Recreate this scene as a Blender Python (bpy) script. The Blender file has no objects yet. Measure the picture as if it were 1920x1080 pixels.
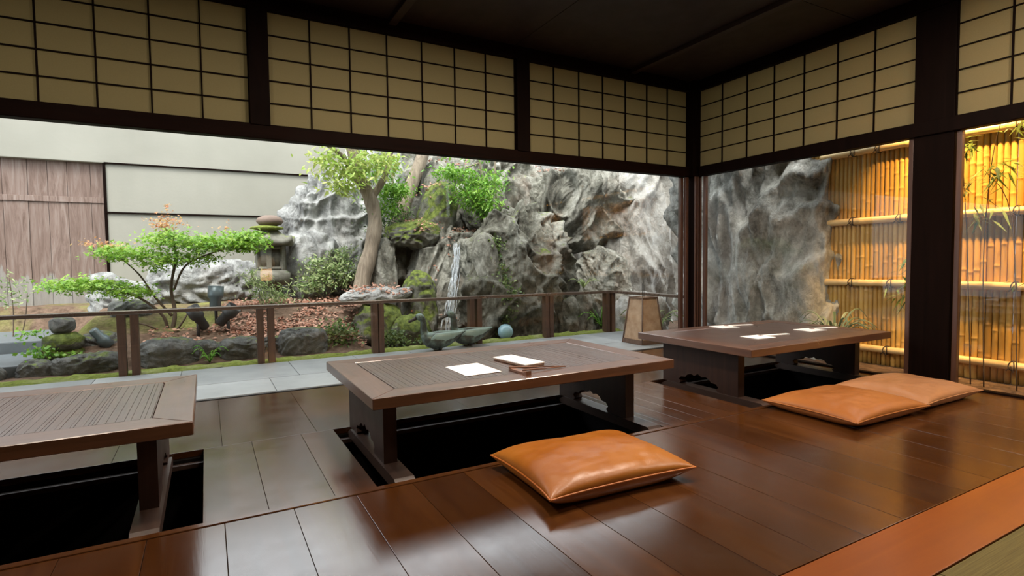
import bpy, bmesh, math, random
from mathutils import Vector, Matrix, noise
import numpy as np
PI = math.pi
S = bpy.context.scene
C = S.collection
random.seed(7)

# ------------------------------------------------------------------ camera
cam = bpy.data.cameras.new('camera'); co = bpy.data.objects.new('camera', cam); C.objects.link(co)
yaw, pit, rol = math.radians(28.99), math.radians(2.757), math.radians(.649)
fw = Vector((math.sin(yaw)*math.cos(pit), math.cos(yaw)*math.cos(pit), -math.sin(pit)))
rt = Vector((math.cos(yaw), -math.sin(yaw), 0)); dn = fw.cross(rt)
r2 = rt*math.cos(rol) + dn*math.sin(rol); d2 = dn*math.cos(rol) - rt*math.sin(rol)
M = Matrix((r2, -d2, -fw)).transposed().to_4x4(); M.translation = (0, 0, 1.0)
co.matrix_world = M
cam.sensor_width = 36; cam.lens = 1033.27/1920*36; cam.clip_start = .05; cam.clip_end = 200
S.camera = co

# ------------------------------------------------------------------ light and exposure
S.view_settings.view_transform = 'Standard'; S.view_settings.look = 'None'
S.view_settings.exposure = 0.42; S.view_settings.gamma = 1; S.view_settings.use_curve_mapping = False
w = bpy.data.worlds.new('overcast_sky'); S.world = w; w.use_nodes = True
nt = w.node_tree; nt.nodes.clear()
tc = nt.nodes.new('ShaderNodeTexCoord'); sp = nt.nodes.new('ShaderNodeSeparateXYZ'); rp = nt.nodes.new('ShaderNodeValToRGB')
bg = nt.nodes.new('ShaderNodeBackground'); wo = nt.nodes.new('ShaderNodeOutputWorld')
nt.links.new(tc.outputs['Generated'], sp.inputs[0]); nt.links.new(sp.outputs['Z'], rp.inputs[0])
nt.links.new(rp.outputs[0], bg.inputs[0]); nt.links.new(bg.outputs[0], wo.inputs[0])
rp.color_ramp.elements[0].position = 0; rp.color_ramp.elements[0].color = (.62, .68, .74, 1)
rp.color_ramp.elements[1].position = .8; rp.color_ramp.elements[1].color = (.93, .97, 1, 1)
bg.inputs[1].default_value = 3.2
def light(name, kind, loc, target, energy, color, **kw):
    l = bpy.data.lights.new(name, kind); l.energy = energy; l.color = color
    for k, v in kw.items(): setattr(l, k, v)
    o = bpy.data.objects.new(name, l); C.objects.link(o); o.location = loc
    o.rotation_euler = (Vector(target)-Vector(loc)).to_track_quat('-Z', 'Y').to_euler()
    return o
light('sun', 'SUN', (0, 0, 20), (3.4, 5.5, 9), 4.5, (1, .97, .92), angle=math.radians(25))

# ------------------------------------------------------------------ helpers
class NT:
    def __init__(s, name, rough=.6, spec=.5, color=None):
        s.m = bpy.data.materials.new(name); s.m.use_nodes = True; s.t = s.m.node_tree; s.t.nodes.clear()
        s.out = s.n('ShaderNodeOutputMaterial'); s.b = s.n('ShaderNodeBsdfPrincipled')
        s.l(s.b.outputs[0], s.out.inputs[0]); s.b.inputs['Roughness'].default_value = rough
        s.b.inputs['Specular IOR Level'].default_value = spec
        if color: s.b.inputs['Base Color'].default_value = (*color, 1)
        s.co = s.n('ShaderNodeTexCoord').outputs['Object']
    def n(s, t): return s.t.nodes.new(t)
    def l(s, a, b): s.t.links.new(a, b)
    def map(s, scale=(1, 1, 1), rot=(0, 0, 0), src=None):
        m = s.n('ShaderNodeMapping'); m.inputs['Scale'].default_value = scale; m.inputs['Rotation'].default_value = rot
        s.l(src or s.co, m.inputs[0]); return m.outputs[0]
    def noise(s, v, scale, detail=6, rough=.6, dist=0):
        n = s.n('ShaderNodeTexNoise'); s.l(v, n.inputs['Vector']); n.inputs['Scale'].default_value = scale
        n.inputs['Detail'].default_value = detail; n.inputs['Roughness'].default_value = rough; n.inputs['Distortion'].default_value = dist
        return n.outputs['Fac']
    def vor(s, v, scale, feature='F1'):
        n = s.n('ShaderNodeTexVoronoi'); n.feature = feature; s.l(v, n.inputs['Vector']); n.inputs['Scale'].default_value = scale
        return n.outputs['Distance']
    def ramp(s, fac, stops):
        r = s.n('ShaderNodeValToRGB'); e = r.color_ramp.elements
        for i, (p, c) in enumerate(stops):
            if i < 2: x = e[i]; x.position = p
            else: x = e.new(p)
            x.color = (*c, 1) if not isinstance(c, (int, float)) else (c, c, c, 1)
        s.l(fac, r.inputs[0]); return r.outputs[0]
    def mix(s, f, a, b, mode='MIX'):
        m = s.n('ShaderNodeMix'); m.data_type = 'RGBA'; m.blend_type = mode
        for v, i in ((f, 0), (a, 6), (b, 7)):
            if isinstance(v, (int, float)): m.inputs[i].default_value = v if i == 0 else (v, v, v, 1)
            elif isinstance(v, tuple): m.inputs[i].default_value = (*v, 1)
            else: s.l(v, m.inputs[i])
        return m.outputs[2]
    def math(s, op, a, b=0, c=None):
        m = s.n('ShaderNodeMath'); m.operation = op
        for i, v in enumerate((a, b)):
            if isinstance(v, (int, float)): m.inputs[i].default_value = v
            else: s.l(v, m.inputs[i])
        return m.outputs[0]
    def bump(s, h, strength=.3, dist=.01):
        b = s.n('ShaderNodeBump'); b.inputs['Strength'].default_value = strength; b.inputs['Distance'].default_value = dist
        s.l(h, b.inputs['Height']); s.l(b.outputs[0], s.b.inputs['Normal']); return b
    def color(s, c): s.l(c, s.b.inputs['Base Color'])
    def rough(s, c): s.l(c, s.b.inputs['Roughness'])
    def attr(s, name):
        a = s.n('ShaderNodeAttribute'); a.attribute_name = name; return a.outputs['Fac']

def wood(name, c1, c2, rough=.35, axis=0, scale=1., bump=.15, coat=0, attr=False, spec=.5, rvar=.12, ior=1.5):
    k = NT(name, rough, spec); sc = [14*scale]*3; sc[axis] = .9*scale
    v = k.map(tuple(sc)); g = k.noise(v, 1.6, 8, .65, .6); big = k.noise(k.co, 2.2*scale, 4)
    c = k.ramp(g, [(.3, c1), (.7, c2)]); c = k.mix(k.math('MULTIPLY', big, .35), c, tuple(x*.45 for x in c1))
    if attr:
        a = k.attr('tone'); c = k.mix(k.math('MULTIPLY', a, .55), c, tuple(x*.4 for x in c1))
    k.color(c); k.bump(g, bump, .004); k.b.inputs['IOR'].default_value = ior
    k.rough(k.math('ADD', k.math('MULTIPLY', k.noise(k.co, 5, 5), rvar*2), rough-rvar))
    if coat: k.b.inputs['Coat Weight'].default_value = coat; k.b.inputs['Coat Roughness'].default_value = .12
    return k.m

def rock(name, dark, mid, pale, moss=.0, brown=.2, stretch=.45, bump=.9):
    k = NT(name, .72, .35)
    v = k.map((1, 1, stretch))
    n1 = k.noise(v, 1.7, 10, .62, .9); n2 = k.noise(k.map((1, 1, .8)), 11, 9, .75, .3)
    f = k.math('ADD', k.math('MULTIPLY', n1, .58), k.math('MULTIPLY', n2, .42))
    c = k.ramp(f, [(.36, dark), (.6, pale), (.47, mid)])
    bm_ = k.ramp(k.noise(k.map((1, 1, .8)), 1.15, 5, .6), [(.56, 0.), (.66, 1.)])
    c = k.mix(k.math('MULTIPLY', bm_, brown), c, (.17, .10, .06))
    g = k.n('ShaderNodeNewGeometry'); s_ = k.n('ShaderNodeSeparateXYZ'); k.l(g.outputs['Normal'], s_.inputs[0])
    mn = k.noise(k.co, 2.4, 6, .65)
    mf = k.math('ADD', k.math('MULTIPLY', s_.outputs[2], .45), mn)
    mk = k.ramp(mf, [(.98-.55*moss, 0.), (1.08-.55*moss, 1.)])
    mc = k.ramp(k.noise(k.co, 22, 4), [(.3, (.05, .075, .012)), (.7, (.22, .27, .05))])
    if moss > 0: c = k.mix(mk, c, mc)
    k.color(c)
    cr = k.vor(k.map((1, 1, stretch)), 5.5, 'DISTANCE_TO_EDGE')
    crk = k.ramp(cr, [(0., 0.), (.09, 1.)])
    h = k.math('ADD', k.math('MULTIPLY', k.noise(k.map((1, 1, .8)), 6.5, 12, .72, .5), 1.1), k.math('MULTIPLY', crk, .06))
    k.bump(h, bump, .10)
    return k.m

def plain(name, col, rough=.5, metal=0, bump=0, bs=40, var=.15, spec=.5):
    k = NT(name, rough, spec); k.b.inputs['Metallic'].default_value = metal
    n = k.noise(k.co, bs/4, 5)
    k.color(k.mix(n, tuple(x*(1-var) for x in col), tuple(min(1, x*(1+var)) for x in col)))
    if bump: k.bump(k.noise(k.co, bs, 6), bump, .005)
    return k.m

def leafmat(name, a, b, rough=.45, trans=.35):
    k = NT(name, rough, .4)
    n = k.noise(k.co, 6, 3, .7); t = k.attr('tone')
    c = k.mix(t, a, b); c = k.mix(k.math('MULTIPLY', n, .35), c, tuple(x*.35 for x in a)); k.color(c)
    tr = k.n('ShaderNodeBsdfTranslucent'); k.l(c, tr.inputs[0]); mx = k.n('ShaderNodeMixShader'); mx.inputs[0].default_value = trans
    k.l(k.b.outputs[0], mx.inputs[1]); k.l(tr.outputs[0], mx.inputs[2]); k.l(mx.outputs[0], k.out.inputs[0])
    return k.m

def tag(o, label=None, cat=None, group=None, kind=None):
    if label: o['label'] = label
    if cat: o['category'] = cat
    if group: o['group'] = group
    if kind: o['kind'] = kind
    return o
def empty(name, loc=(0, 0, 0), label=None, cat=None, group=None, rz=0, kind=None):
    o = bpy.data.objects.new(name, None); C.objects.link(o); o.location = loc; o.rotation_euler.z = rz
    o.empty_display_size = .1
    return tag(o, label, cat, group, kind)
def link(name, me, m, parent=None, smooth=False):
    o = bpy.data.objects.new(name, me); C.objects.link(o)
    for x in (m if isinstance(m, (list, tuple)) else [m]): me.materials.append(x)
    if smooth:
        for p in me.polygons: p.use_smooth = True
    if parent: o.parent = parent
    return o

class MB:
    def __init__(s): s.bm = bmesh.new(); s.tone = s.bm.faces.layers.float.new('tone_f')
    def _t(s, vs, mat):
        if mat is not None:
            for v in vs: v.co = mat @ v.co
    def box(s, lo, hi, bevel=0, mat=None, tone=None, mi=0):
        r = bmesh.ops.create_cube(s.bm, size=1); vs = r['verts']
        lo, hi = Vector(lo), Vector(hi)
        for v in vs: v.co = Vector(((v.co.x+.5)*(hi.x-lo.x)+lo.x, (v.co.y+.5)*(hi.y-lo.y)+lo.y, (v.co.z+.5)*(hi.z-lo.z)+lo.z))
        fs = set(f for v in vs for f in v.link_faces)
        for f in fs: f[s.tone] = tone or 0; f.material_index = mi
        if bevel:
            es = list(set(e for v in vs for e in v.link_edges))
            rr = bmesh.ops.bevel(s.bm, geom=es, offset=bevel, segments=2, affect='EDGES', profile=.6)
            vs = list(set(v for f in rr['faces'] for v in f.verts) | set(v for v in vs if v.is_valid))
            for f in rr['faces']: f[s.tone] = tone or 0; f.material_index = mi
        s._t([v for v in vs if v.is_valid], mat); return s
    def tube(s, pts, rad, seg=8, cap=True, mi=0, flat=1.0, tone=0):
        pts = [Vector(p) for p in pts]; n = len(pts)
        if not isinstance(rad, (list, tuple)): rad = [rad]*n
        rings = []; up = Vector((0, 0, 1))
        d0 = (pts[1]-pts[0]).normalized()
        u = d0.cross(up if abs(d0.z) < .95 else Vector((1, 0, 0))).normalized()
        for i, p in enumerate(pts):
            d = (pts[min(i+1, n-1)]-pts[max(i-1, 0)]).normalized()
            u = (u - d*u.dot(d)).normalized(); v = d.cross(u)
            rings.append([s.bm.verts.new(p+(u*math.cos(2*PI*k/seg)+v*math.sin(2*PI*k/seg)*flat)*rad[i]) for k in range(seg)])
        for a, b in zip(rings, rings[1:]):
            for k in range(seg):
                f = s.bm.faces.new((a[k], a[(k+1) % seg], b[(k+1) % seg], b[k])); f.material_index = mi; f[s.tone] = tone; f.smooth = True
        if cap:
            for r_, rev in ((rings[0], True), (rings[-1], False)):
                f = s.bm.faces.new(r_[::-1] if rev else r_); f.material_index = mi; f[s.tone] = tone
        return s
    def lathe(s, prof, seg=24, center=(0, 0, 0), mat=None, square=None):
        cx, cy, cz = center; rings = []
        for (r_, z) in prof:
            rings.append([s.bm.verts.new((cx+r_*math.cos(2*PI*k/seg), cy+r_*math.sin(2*PI*k/seg), cz+z)) for k in range(seg)])
        for a, b in zip(rings, rings[1:]):
            for k in range(seg):
                f = s.bm.faces.new((a[k], a[(k+1) % seg], b[(k+1) % seg], b[k])); f.smooth = True
        s.bm.faces.new(rings[0][::-1]); s.bm.faces.new(rings[-1])
        s._t([v for r_ in rings for v in r_], mat); return s
    def prism(s, poly, axis, a, b, mi=0):
        def P(p, t):
            return {'x': (t, p[0], p[1]), 'y': (p[0], t, p[1]), 'z': (p[0], p[1], t)}[axis]
        A = [s.bm.verts.new(P(p, a)) for p in poly]; B = [s.bm.verts.new(P(p, b)) for p in poly]
        n = len(poly); fs = [s.bm.faces.new(A[::-1]), s.bm.faces.new(B)]
        for k in range(n): fs.append(s.bm.faces.new((A[k], A[(k+1) % n], B[(k+1) % n], B[k])))
        for f in fs: f.material_index = mi
        return s
    def build(s, name, m, parent=None, smooth=False):
        bmesh.ops.recalc_face_normals(s.bm, faces=s.bm.faces)
        me = bpy.data.meshes.new(name); s.bm.to_mesh(me)
        a = me.attributes.new('tone', 'FLOAT', 'FACE'); src = me.attributes['tone_f']
        buf = np.zeros(len(me.polygons), dtype=np.float32); src.data.foreach_get('value', buf); a.data.foreach_set('value', buf)
        s.bm.free(); return link(name, me, m, parent, smooth)

# ------------------------------------------------------------------ materials
M_floor = wood('dark_lacquered_floorboards', (.050, .0155, .0035), (.098, .034, .007), rough=.19, axis=1, scale=.8, bump=.12, attr=True, spec=.6, rvar=.10, ior=1.8)
M_orange = wood('amber_wood_plank', (.20, .046, .002), (.27, .068, .004), rough=.3, axis=0, scale=.6, bump=.06, rvar=.05)
M_dark = wood('near_black_timber', (0.00385, 0.00165, 0.0011), (0.00825, 0.0033, 0.0022), rough=.6, axis=2, bump=.1, spec=.04)
M_darkx = wood('near_black_beam', (0.00495, 0.00193, 0.0011), (0.011, 0.00385, 0.0022), rough=.6, axis=0, bump=.1, spec=.04)
M_frame = wood('sash_wood', (.05, .02, .012), (.10, .045, .028), rough=.4, axis=2, bump=.15)
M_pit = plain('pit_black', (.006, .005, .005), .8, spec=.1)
M_table = wood('walnut_table_rim', (0.0702, 0.027, 0.0135), (0.155, 0.0675, 0.0351), rough=.30, axis=0, scale=1.2, bump=.12, spec=.6, rvar=.08, ior=1.85)
M_tabley = wood('walnut_table_breadboard', (0.0702, 0.027, 0.0135), (0.155, 0.0675, 0.0351), rough=.30, axis=1, scale=1.2, bump=.12, spec=.6, rvar=.08, ior=1.85)
M_panel = wood('ribbed_table_panel', (0.0473, 0.0243, 0.0162), (0.115, 0.0567, 0.0378), rough=.30, axis=1, scale=2.2, bump=.5, spec=.6, rvar=.08, ior=1.85)
M_leg = wood('table_leg_wood', (.022, .010, .007), (.05, .022, .014), rough=.5, axis=2, bump=.15, spec=.3)
M_skid = wood('skid_wood', (.03, .018, .014), (.07, .04, .03), rough=.38, axis=1, bump=.15, spec=.5)
M_ceil = wood('ceiling_boards', (.014, .005, .0025), (.027, .010, .0045), rough=.5, axis=1, scale=.7, bump=.1, attr=True)
M_rail = wood('weathered_rail', (.05, .030, .022), (.13, .085, .062), rough=.28, axis=0, scale=1.5, bump=.2, ior=2.0)
M_railp = wood('rail_post_wood', (.05, .026, .016), (.12, .062, .038), rough=.5, axis=2, scale=1.5, bump=.3)
k = NT('pale_bark', .85, .2); g = k.noise(k.map((6, 6, 1.2)), 2.2, 8, .7, 1.0); k.color(k.ramp(g, [(.3, (.13, .10, .075)), (.7, (.34, .28, .21))])); k.bump(g, .9, .03); M_bark = k.m
M_bark2 = plain('dark_bark', (.10, .07, .045), .85, bump=.8, bs=25, var=.5)
M_leath = None
def leather(name, c1, c2):
    k = NT(name, .42, .5); n = k.noise(k.co, 2.5, 6, .6); k.color(k.ramp(n, [(.35, c1), (.7, c2)]))
    h = k.math('ADD', k.math('MULTIPLY', k.noise(k.co, 12, 5), 1.0), k.math('MULTIPLY', k.vor(k.co, 260), .06))
    k.bump(h, .25, .01); k.rough(k.math('ADD', k.math('MULTIPLY', k.noise(k.co, 9, 5), .25), .26)); return k.m
M_leath = leather('tan_leather', (0.278, 0.0821, 0.00696), (0.39, 0.143, 0.0174))
M_leath2 = leather('brown_leather', (0.281, 0.0922, 0.0185), (0.347, 0.126, 0.0296))
M_leath3 = leather('faded_leather', (.34, .15, .06), (.43, .21, .10))
M_pipe = leather('leather_piping', (.40, .115, .018), (.5, .16, .03))
k = NT('shoji_paper', .9, .1); n = k.noise(k.co, 120, 6, .8); nb = k.noise(k.co, 3, 3)
c = k.mix(n, (0.29, 0.247, 0.125), (0.384, 0.337, 0.2)); k.color(c)
tr = k.n('ShaderNodeBsdfTranslucent'); k.l(c, tr.inputs[0]); mx = k.n('ShaderNodeMixShader'); mx.inputs[0].default_value = .5
k.l(k.b.outputs[0], mx.inputs[1]); k.l(tr.outputs[0], mx.inputs[2]); k.l(mx.outputs[0], k.out.inputs[0]); M_paper = k.m
k = NT('window_glass'); k.t.nodes.remove(k.b)
tb = k.n('ShaderNodeBsdfTransparent'); tb.inputs[0].default_value = (.985, .995, .99, 1); gl = k.n('ShaderNodeBsdfGlossy'); gl.inputs['Roughness'].default_value = .0
lw = k.n('ShaderNodeLayerWeight'); lw.inputs[0].default_value = .5; fr_ = k.math('ADD', k.math('MULTIPLY', k.math('POWER', lw.outputs['Facing'], 5.0), .30), .016); mx = k.n('ShaderNodeMixShader'); k.l(fr_, mx.inputs[0]); k.l(tb.outputs[0], mx.inputs[1]); k.l(gl.outputs[0], mx.inputs[2]); k.l(mx.outputs[0], k.out.inputs[0]); M_glass = k.m
k = NT('deck_slate', .45, .6); n = k.noise(k.co, 3, 8, .6); a = k.attr('tone')
k.color(k.mix(k.math('MULTIPLY', a, .5), k.ramp(n, [(.3, (0.255, 0.272, 0.281)), (.7, (0.374, 0.391, 0.399))]), (.12, .13, .14))); k.bump(k.noise(k.co, 25, 8), .3, .01); M_slate = k.m
M_step = plain('step_stone', (.10, .115, .125), .5, bump=.4, bs=30, var=.25)
k = NT('tatami', .7, .3); v = k.map((3, 160, 3)); n = k.noise(v, 1.5, 3)
k.color(k.ramp(n, [(.3, (.08, .06, .012)), (.7, (.14, .11, .03))])); k.bump(n, .4, .004); M_tatami = k.m
k = NT('plaster', .85, .3); n = k.noise(k.co, .8, 6, .6); n2 = k.noise(k.map((4.8, 4.8, 0.56)), 1, 5)
c = k.ramp(n, [(.3, (0.249, 0.237, 0.198)), (.7, (0.308, 0.293, 0.249))]); c = k.mix(k.math('MULTIPLY', n2, .3), c, (0.198, 0.198, 0.168)); k.color(c); k.bump(k.noise(k.co, 30, 6), .15, .01); M_plaster = k.m
k = NT('plaster_interior', .85, .3, (.20, .13, .08)); M_iwall = k.m
k = NT('gate_boards', .8, .25); v = k.map((9, 9, .8)); g = k.noise(v, 1.8, 8, .7, 1.2); z = k.n('ShaderNodeSeparateXYZ'); k.l(k.co, z.inputs[0])
c = k.ramp(g, [(.3, (0.104, 0.068, 0.0528)), (.5, (0.2, 0.14, 0.116)), (.72, (0.288, 0.232, 0.204))])
wf = k.ramp(k.math('ADD', z.outputs[2], k.math('MULTIPLY', k.noise(k.map((5, 5, 1)), 1.5, 5), .9)), [(.95, 1.), (1.9, 0.)])
c = k.mix(k.math('MULTIPLY', wf, .6), c, (.30, .31, .29)); a = k.attr('tone'); c = k.mix(k.math('MULTIPLY', a, .5), c, (.10, .06, .045)); k.color(c); k.bump(g, .5, .02); M_gate = k.m
k = NT('garden_soil', .95, .1); n = k.noise(k.co, 14, 8, .7); n2 = k.noise(k.co, 1.3, 5, .6)
c = k.ramp(n, [(.3, (0.056, 0.036, 0.024)), (.7, (0.192, 0.128, 0.092))]); mc = k.ramp(k.noise(k.co, 30, 5), [(.3, (0.09, 0.0975, 0.0225)), (.7, (0.255, 0.255, 0.0825))])
c = k.mix(k.ramp(k.math('ADD', n2, k.attr('tone')), [(.75, 0.), (.95, 1.)]), c, mc); k.color(c); k.bump(n, .8, .03); M_soil = k.m
k = NT('moss', .95, .1); n = k.noise(k.co, 28, 6, .7); n2 = k.noise(k.co, 4, 4)
c = k.ramp(n, [(.3, (0.09, 0.12, 0.0225)), (.7, (0.255, 0.292, 0.0675))]); c = k.mix(k.ramp(n2, [(.5, 0.), (.7, .7)]), c, (.30, .30, .16)); k.color(c); k.bump(n, 1, .03); M_moss = k.m
k = NT('bamboo_culm', .38, .5); z = k.attr('tone'); g = k.noise(k.map((2, 2, .5)), 4, 6, .7)
c = k.ramp(g, [(.3, (.44, .25, .06)), (.7, (.62, .40, .12))]); c = k.mix(k.math('MULTIPLY', z, .6), c, (0.238, 0.119, 0.0255)); k.color(c); M_bamboo = k.m
k = NT('bamboo_rail', .35, .5); g = k.noise(k.map((3, 1, 3)), 5, 6, .7); k.color(k.ramp(g, [(.3, (.52, .36, .16)), (.7, (.72, .54, .28))])); M_brail = k.m
M_rope = plain('hemp_rope_black', (.03, .02, .015), .9)
R_pale = rock('pale_grey_rock', (.09, .09, .088), (.31, .31, .30), (.60, .60, .58), brown=.2, moss=.0)
R_mid = rock('weathered_grey_rock', (0.046, 0.0437, 0.0345), (0.213, 0.205, 0.167), (0.483, 0.471, 0.414), brown=.5, moss=.06)
R_dark = rock('dark_wet_rock', (0.0253, 0.0242, 0.0184), (0.127, 0.122, 0.0943), (0.356, 0.351, 0.299), brown=.5, moss=.12)
R_moss = rock('mossy_rock', (.04, .04, .03), (.13, .13, .10), (.26, .26, .22), brown=.3, moss=.85)
R_wall = rock('chalky_rock_wall', (0.202, 0.185, 0.16), (0.403, 0.378, 0.336), (0.588, 0.58, 0.546), brown=.45, moss=.0)
R_col = rock('fluted_grey_rock', (.09, .09, .08), (.37, .37, .34), (.74, .74, .70), brown=.35, moss=.0, stretch=.45)
R_border = rock('border_stone_rock', (0.0504, 0.0504, 0.0462), (0.126, 0.126, 0.118), (0.227, 0.227, 0.21), brown=.2, moss=.2, stretch=1)
M_stone = rock('lantern_granite', (0.072, 0.069, 0.054), (0.132, 0.126, 0.102), (0.204, 0.198, 0.168), brown=.1, moss=.15, stretch=1, bump=.25)
M_finial = plain('brown_finial_stone', (0.15, 0.105, 0.0825), .8, bump=.5, bs=40, var=.3)
M_bronze = None
k = NT('verdigris_bronze', .42, .5); k.b.inputs['Metallic'].default_value = .35; g = k.n('ShaderNodeNewGeometry'); s_ = k.n('ShaderNodeSeparateXYZ')
n = k.noise(k.co, 9, 6); f = k.ramp(n, [(.45, 0.), (.68, 1.)])
k.color(k.mix(f, (.045, .048, .038), (.17, .24, .20))); k.bump(n, .2, .01); M_bronze = k.m
M_patina = plain('pale_green_patina', (.20, .27, .235), .45, metal=.2, var=.3, bs=60)
M_dbronze = plain('dark_bronze', (.035, .03, .024), .4, metal=.4, var=.3)
M_spot = plain('spotlight_grey', (.10, .13, .14), .4, metal=.3, var=.2)
M_spotd = plain('spotlight_dark', (.03, .03, .03), .5, var=.2)
M_lens = plain('spot_lens', (.16, .2, .22), .15)
M_white = plain('paper_white', (.92, .90, .88), .7, var=.02)
M_cream = plain('paper_edge_brown', (.30, .18, .12), .7, var=.2)
M_chop = wood('chopstick_wood', (.14, .06, .035), (.28, .13, .07), rough=.4, axis=0, bump=.1)
M_lampw = wood('lamp_frame_wood', (.08, .045, .03), (.15, .085, .055), rough=.5, axis=2, bump=.2)
k = NT('aged_lamp_paper', .7, .3); n = k.noise(k.co, 9, 6, .6); k.color(k.ramp(n, [(.35, (0.288, 0.176, 0.104)), (.7, (0.44, 0.312, 0.208))])); M_lpaper = k.m
M_black = plain('black_metal', (.012, .012, .012), .5)
M_ball = NT('blue_glass_float', .12, .6, (.22, .36, .42)).m
L_maple = leafmat('maple_leaves', (0.136, 0.336, 0.024), (0.36, 0.528, 0.072))
L_red = leafmat('young_red_leaves', (0.496, 0.176, 0.08), (0.496, 0.36, 0.12))
L_yel = leafmat('yellow_green_leaves', (0.24, 0.384, 0.048), (0.544, 0.592, 0.176))
L_green = leafmat('fresh_green_leaves', (0.08, 0.256, 0.016), (0.32, 0.528, 0.072))
L_shrub = leafmat('pale_shrub_leaves', (.10, .20, .04), (.50, .56, .28))
L_dark = leafmat('dark_shrub_leaves', (.025, .06, .012), (.20, .30, .10))
L_ivy = leafmat('ivy_leaves', (.04, .09, .02), (.28, .36, .12))
L_bam = leafmat('bamboo_leaves', (.07, .15, .03), (.38, .50, .16), trans=.25)
L_palm = leafmat('palm_leaves', (.10, .18, .08), (.45, .52, .34), trans=.2)
L_dry = leafmat('dry_leaves', (0.24, 0.088, 0.048), (0.496, 0.304, 0.224), rough=.8, trans=.1)
k = NT('falling_water', .12, .6, (.9, .95, 1)); k.b.inputs['Transmission Weight'].default_value = .3; n = k.noise(k.map((30, 30, 4)), 1.5, 6)
mx = k.n('ShaderNodeMixShader'); tb = k.n('ShaderNodeBsdfTransparent'); k.l(k.ramp(n, [(.40, 0.), (.6, .9)]), mx.inputs[0]); k.l(tb.outputs[0], mx.inputs[1]); k.l(k.b.outputs[0], mx.inputs[2]); k.l(mx.outputs[0], k.out.inputs[0]); k.bump(n, .6, .02); M_water = k.m
def emis(name, col, st):
    k = NT(name, .5, .5, col); k.b.inputs['Emission Color'].default_value = (*col, 1); k.b.inputs['Emission Strength'].default_value = st; return k.m
M_glow = emis('glowing_lamp_paper', (1, .42, .10), 9)

# ------------------------------------------------------------------ room shell
YW, XW = 4.62, 4.98
LIN, SB, ST, CE = 1.945, 2.055, 2.905, 3.02
PITS = [(-1.92, -.045, 2.41, 3.365), (.638, 2.372, 2.41, 3.365), (3.17, 4.87, 2.41, 3.365)]
def tone(): return random.random()
fb = MB(); g = .0009
def planks(x0, x1, y0, y1, step=.25, off=0, cuts=()):
    xs = [x0]; x = math.floor(x0/step)*step+off
    while x < x1:
        if x > x0+.03 and x < x1-.03: xs.append(x)
        x += step
    xs.append(x1)
    for a, b in zip(xs, xs[1:]):
        fb.box((a+g, y0+g, -.035), (b-g, y1-g, 0), bevel=.0012, tone=tone())
planks(-4.2, XW, 1.078, 2.372, .252, .03)
planks(-4.2, -1.92, 2.412, 3.40, .25)
planks(-.045, .638, 2.412, 3.40, .262, -.07)
planks(2.372, 3.17, 2.412, 3.40, .135, .0)
planks(4.87, XW, 2.412, 3.40, .3)
planks(-4.2, XW, 3.40, YW-.02, .5, .045)
fb.box((-4.2, 2.372+g, -.035), (XW, 2.41-g, .004), bevel=.003, tone=.1)
fb.box((-4.3, -3.1, -.08), (5.0, .84, -.04), tone=1)
fl = fb.build('floor', M_floor); tag(fl, kind='structure')
sb = MB()
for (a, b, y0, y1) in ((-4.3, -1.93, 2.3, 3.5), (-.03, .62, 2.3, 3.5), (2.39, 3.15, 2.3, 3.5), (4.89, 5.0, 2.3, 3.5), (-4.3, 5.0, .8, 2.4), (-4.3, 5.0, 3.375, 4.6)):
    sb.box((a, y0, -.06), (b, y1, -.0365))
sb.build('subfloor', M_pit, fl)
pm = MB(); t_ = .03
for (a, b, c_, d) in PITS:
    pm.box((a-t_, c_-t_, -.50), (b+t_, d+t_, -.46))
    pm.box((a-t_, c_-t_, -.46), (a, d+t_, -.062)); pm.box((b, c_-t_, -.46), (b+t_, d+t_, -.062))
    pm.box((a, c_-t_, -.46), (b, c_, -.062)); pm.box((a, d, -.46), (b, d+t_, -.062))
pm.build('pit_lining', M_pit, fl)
pl = MB()
for (a, b, c_, d) in PITS:
    pl.box((a, d-.035, -.075), (b, d-.002, -.05), bevel=.002); pl.box((a, c_+.002, -.075), (b, c_+.03, -.05), bevel=.002)
pl.build('pit_ledge', M_skid, fl)
tb_ = MB(); tb_.box((-4.2, .838, -.035), (XW, 1.074, .001), bevel=.003); tag(tb_.build('trim_1', M_orange), kind='structure')
tm = MB()
for i in range(6): tm.box((-4.2+i*1.55, -3, -.04), (-4.2+(i+1)*1.55-.004, .834, -.002), bevel=.003)
ta = tm.build('floor_tatami', M_tatami); tag(ta, kind='structure')

# ceiling
cb = MB(); xs = [-4.3, -3.2, -2.0, -.85, .25, 1.42, 2.6, 4.03, 5.1]
for a, b in zip(xs, xs[1:]):
    for j in range(4): cb.box((a, -3+j*1.92, CE), (b-.006, -3+(j+1)*1.92-.006, CE+.03), tone=tone())
ce = cb.build('ceiling', M_ceil); tag(ce, kind='structure')
cs = MB()
for x in (-2.0, .25, 1.42, 4.03): cs.box((x-.035, -3, CE-.045), (x+.035, YW, CE-.001), bevel=.004)
cs.build('ceiling_batten', M_ceil, ce)
rf = MB(); rf.box((-5.5, -4.2, CE+.04), (5.30, 5.85, CE+.14)); rf.box((5.30, -4.2, CE+.04), (6.0, 3.25, CE+.14)); tag(rf.build('trim_2', M_darkx), kind='structure')   # roof deck; unseen eave, its overhang and corner cut shaped for the light

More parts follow.
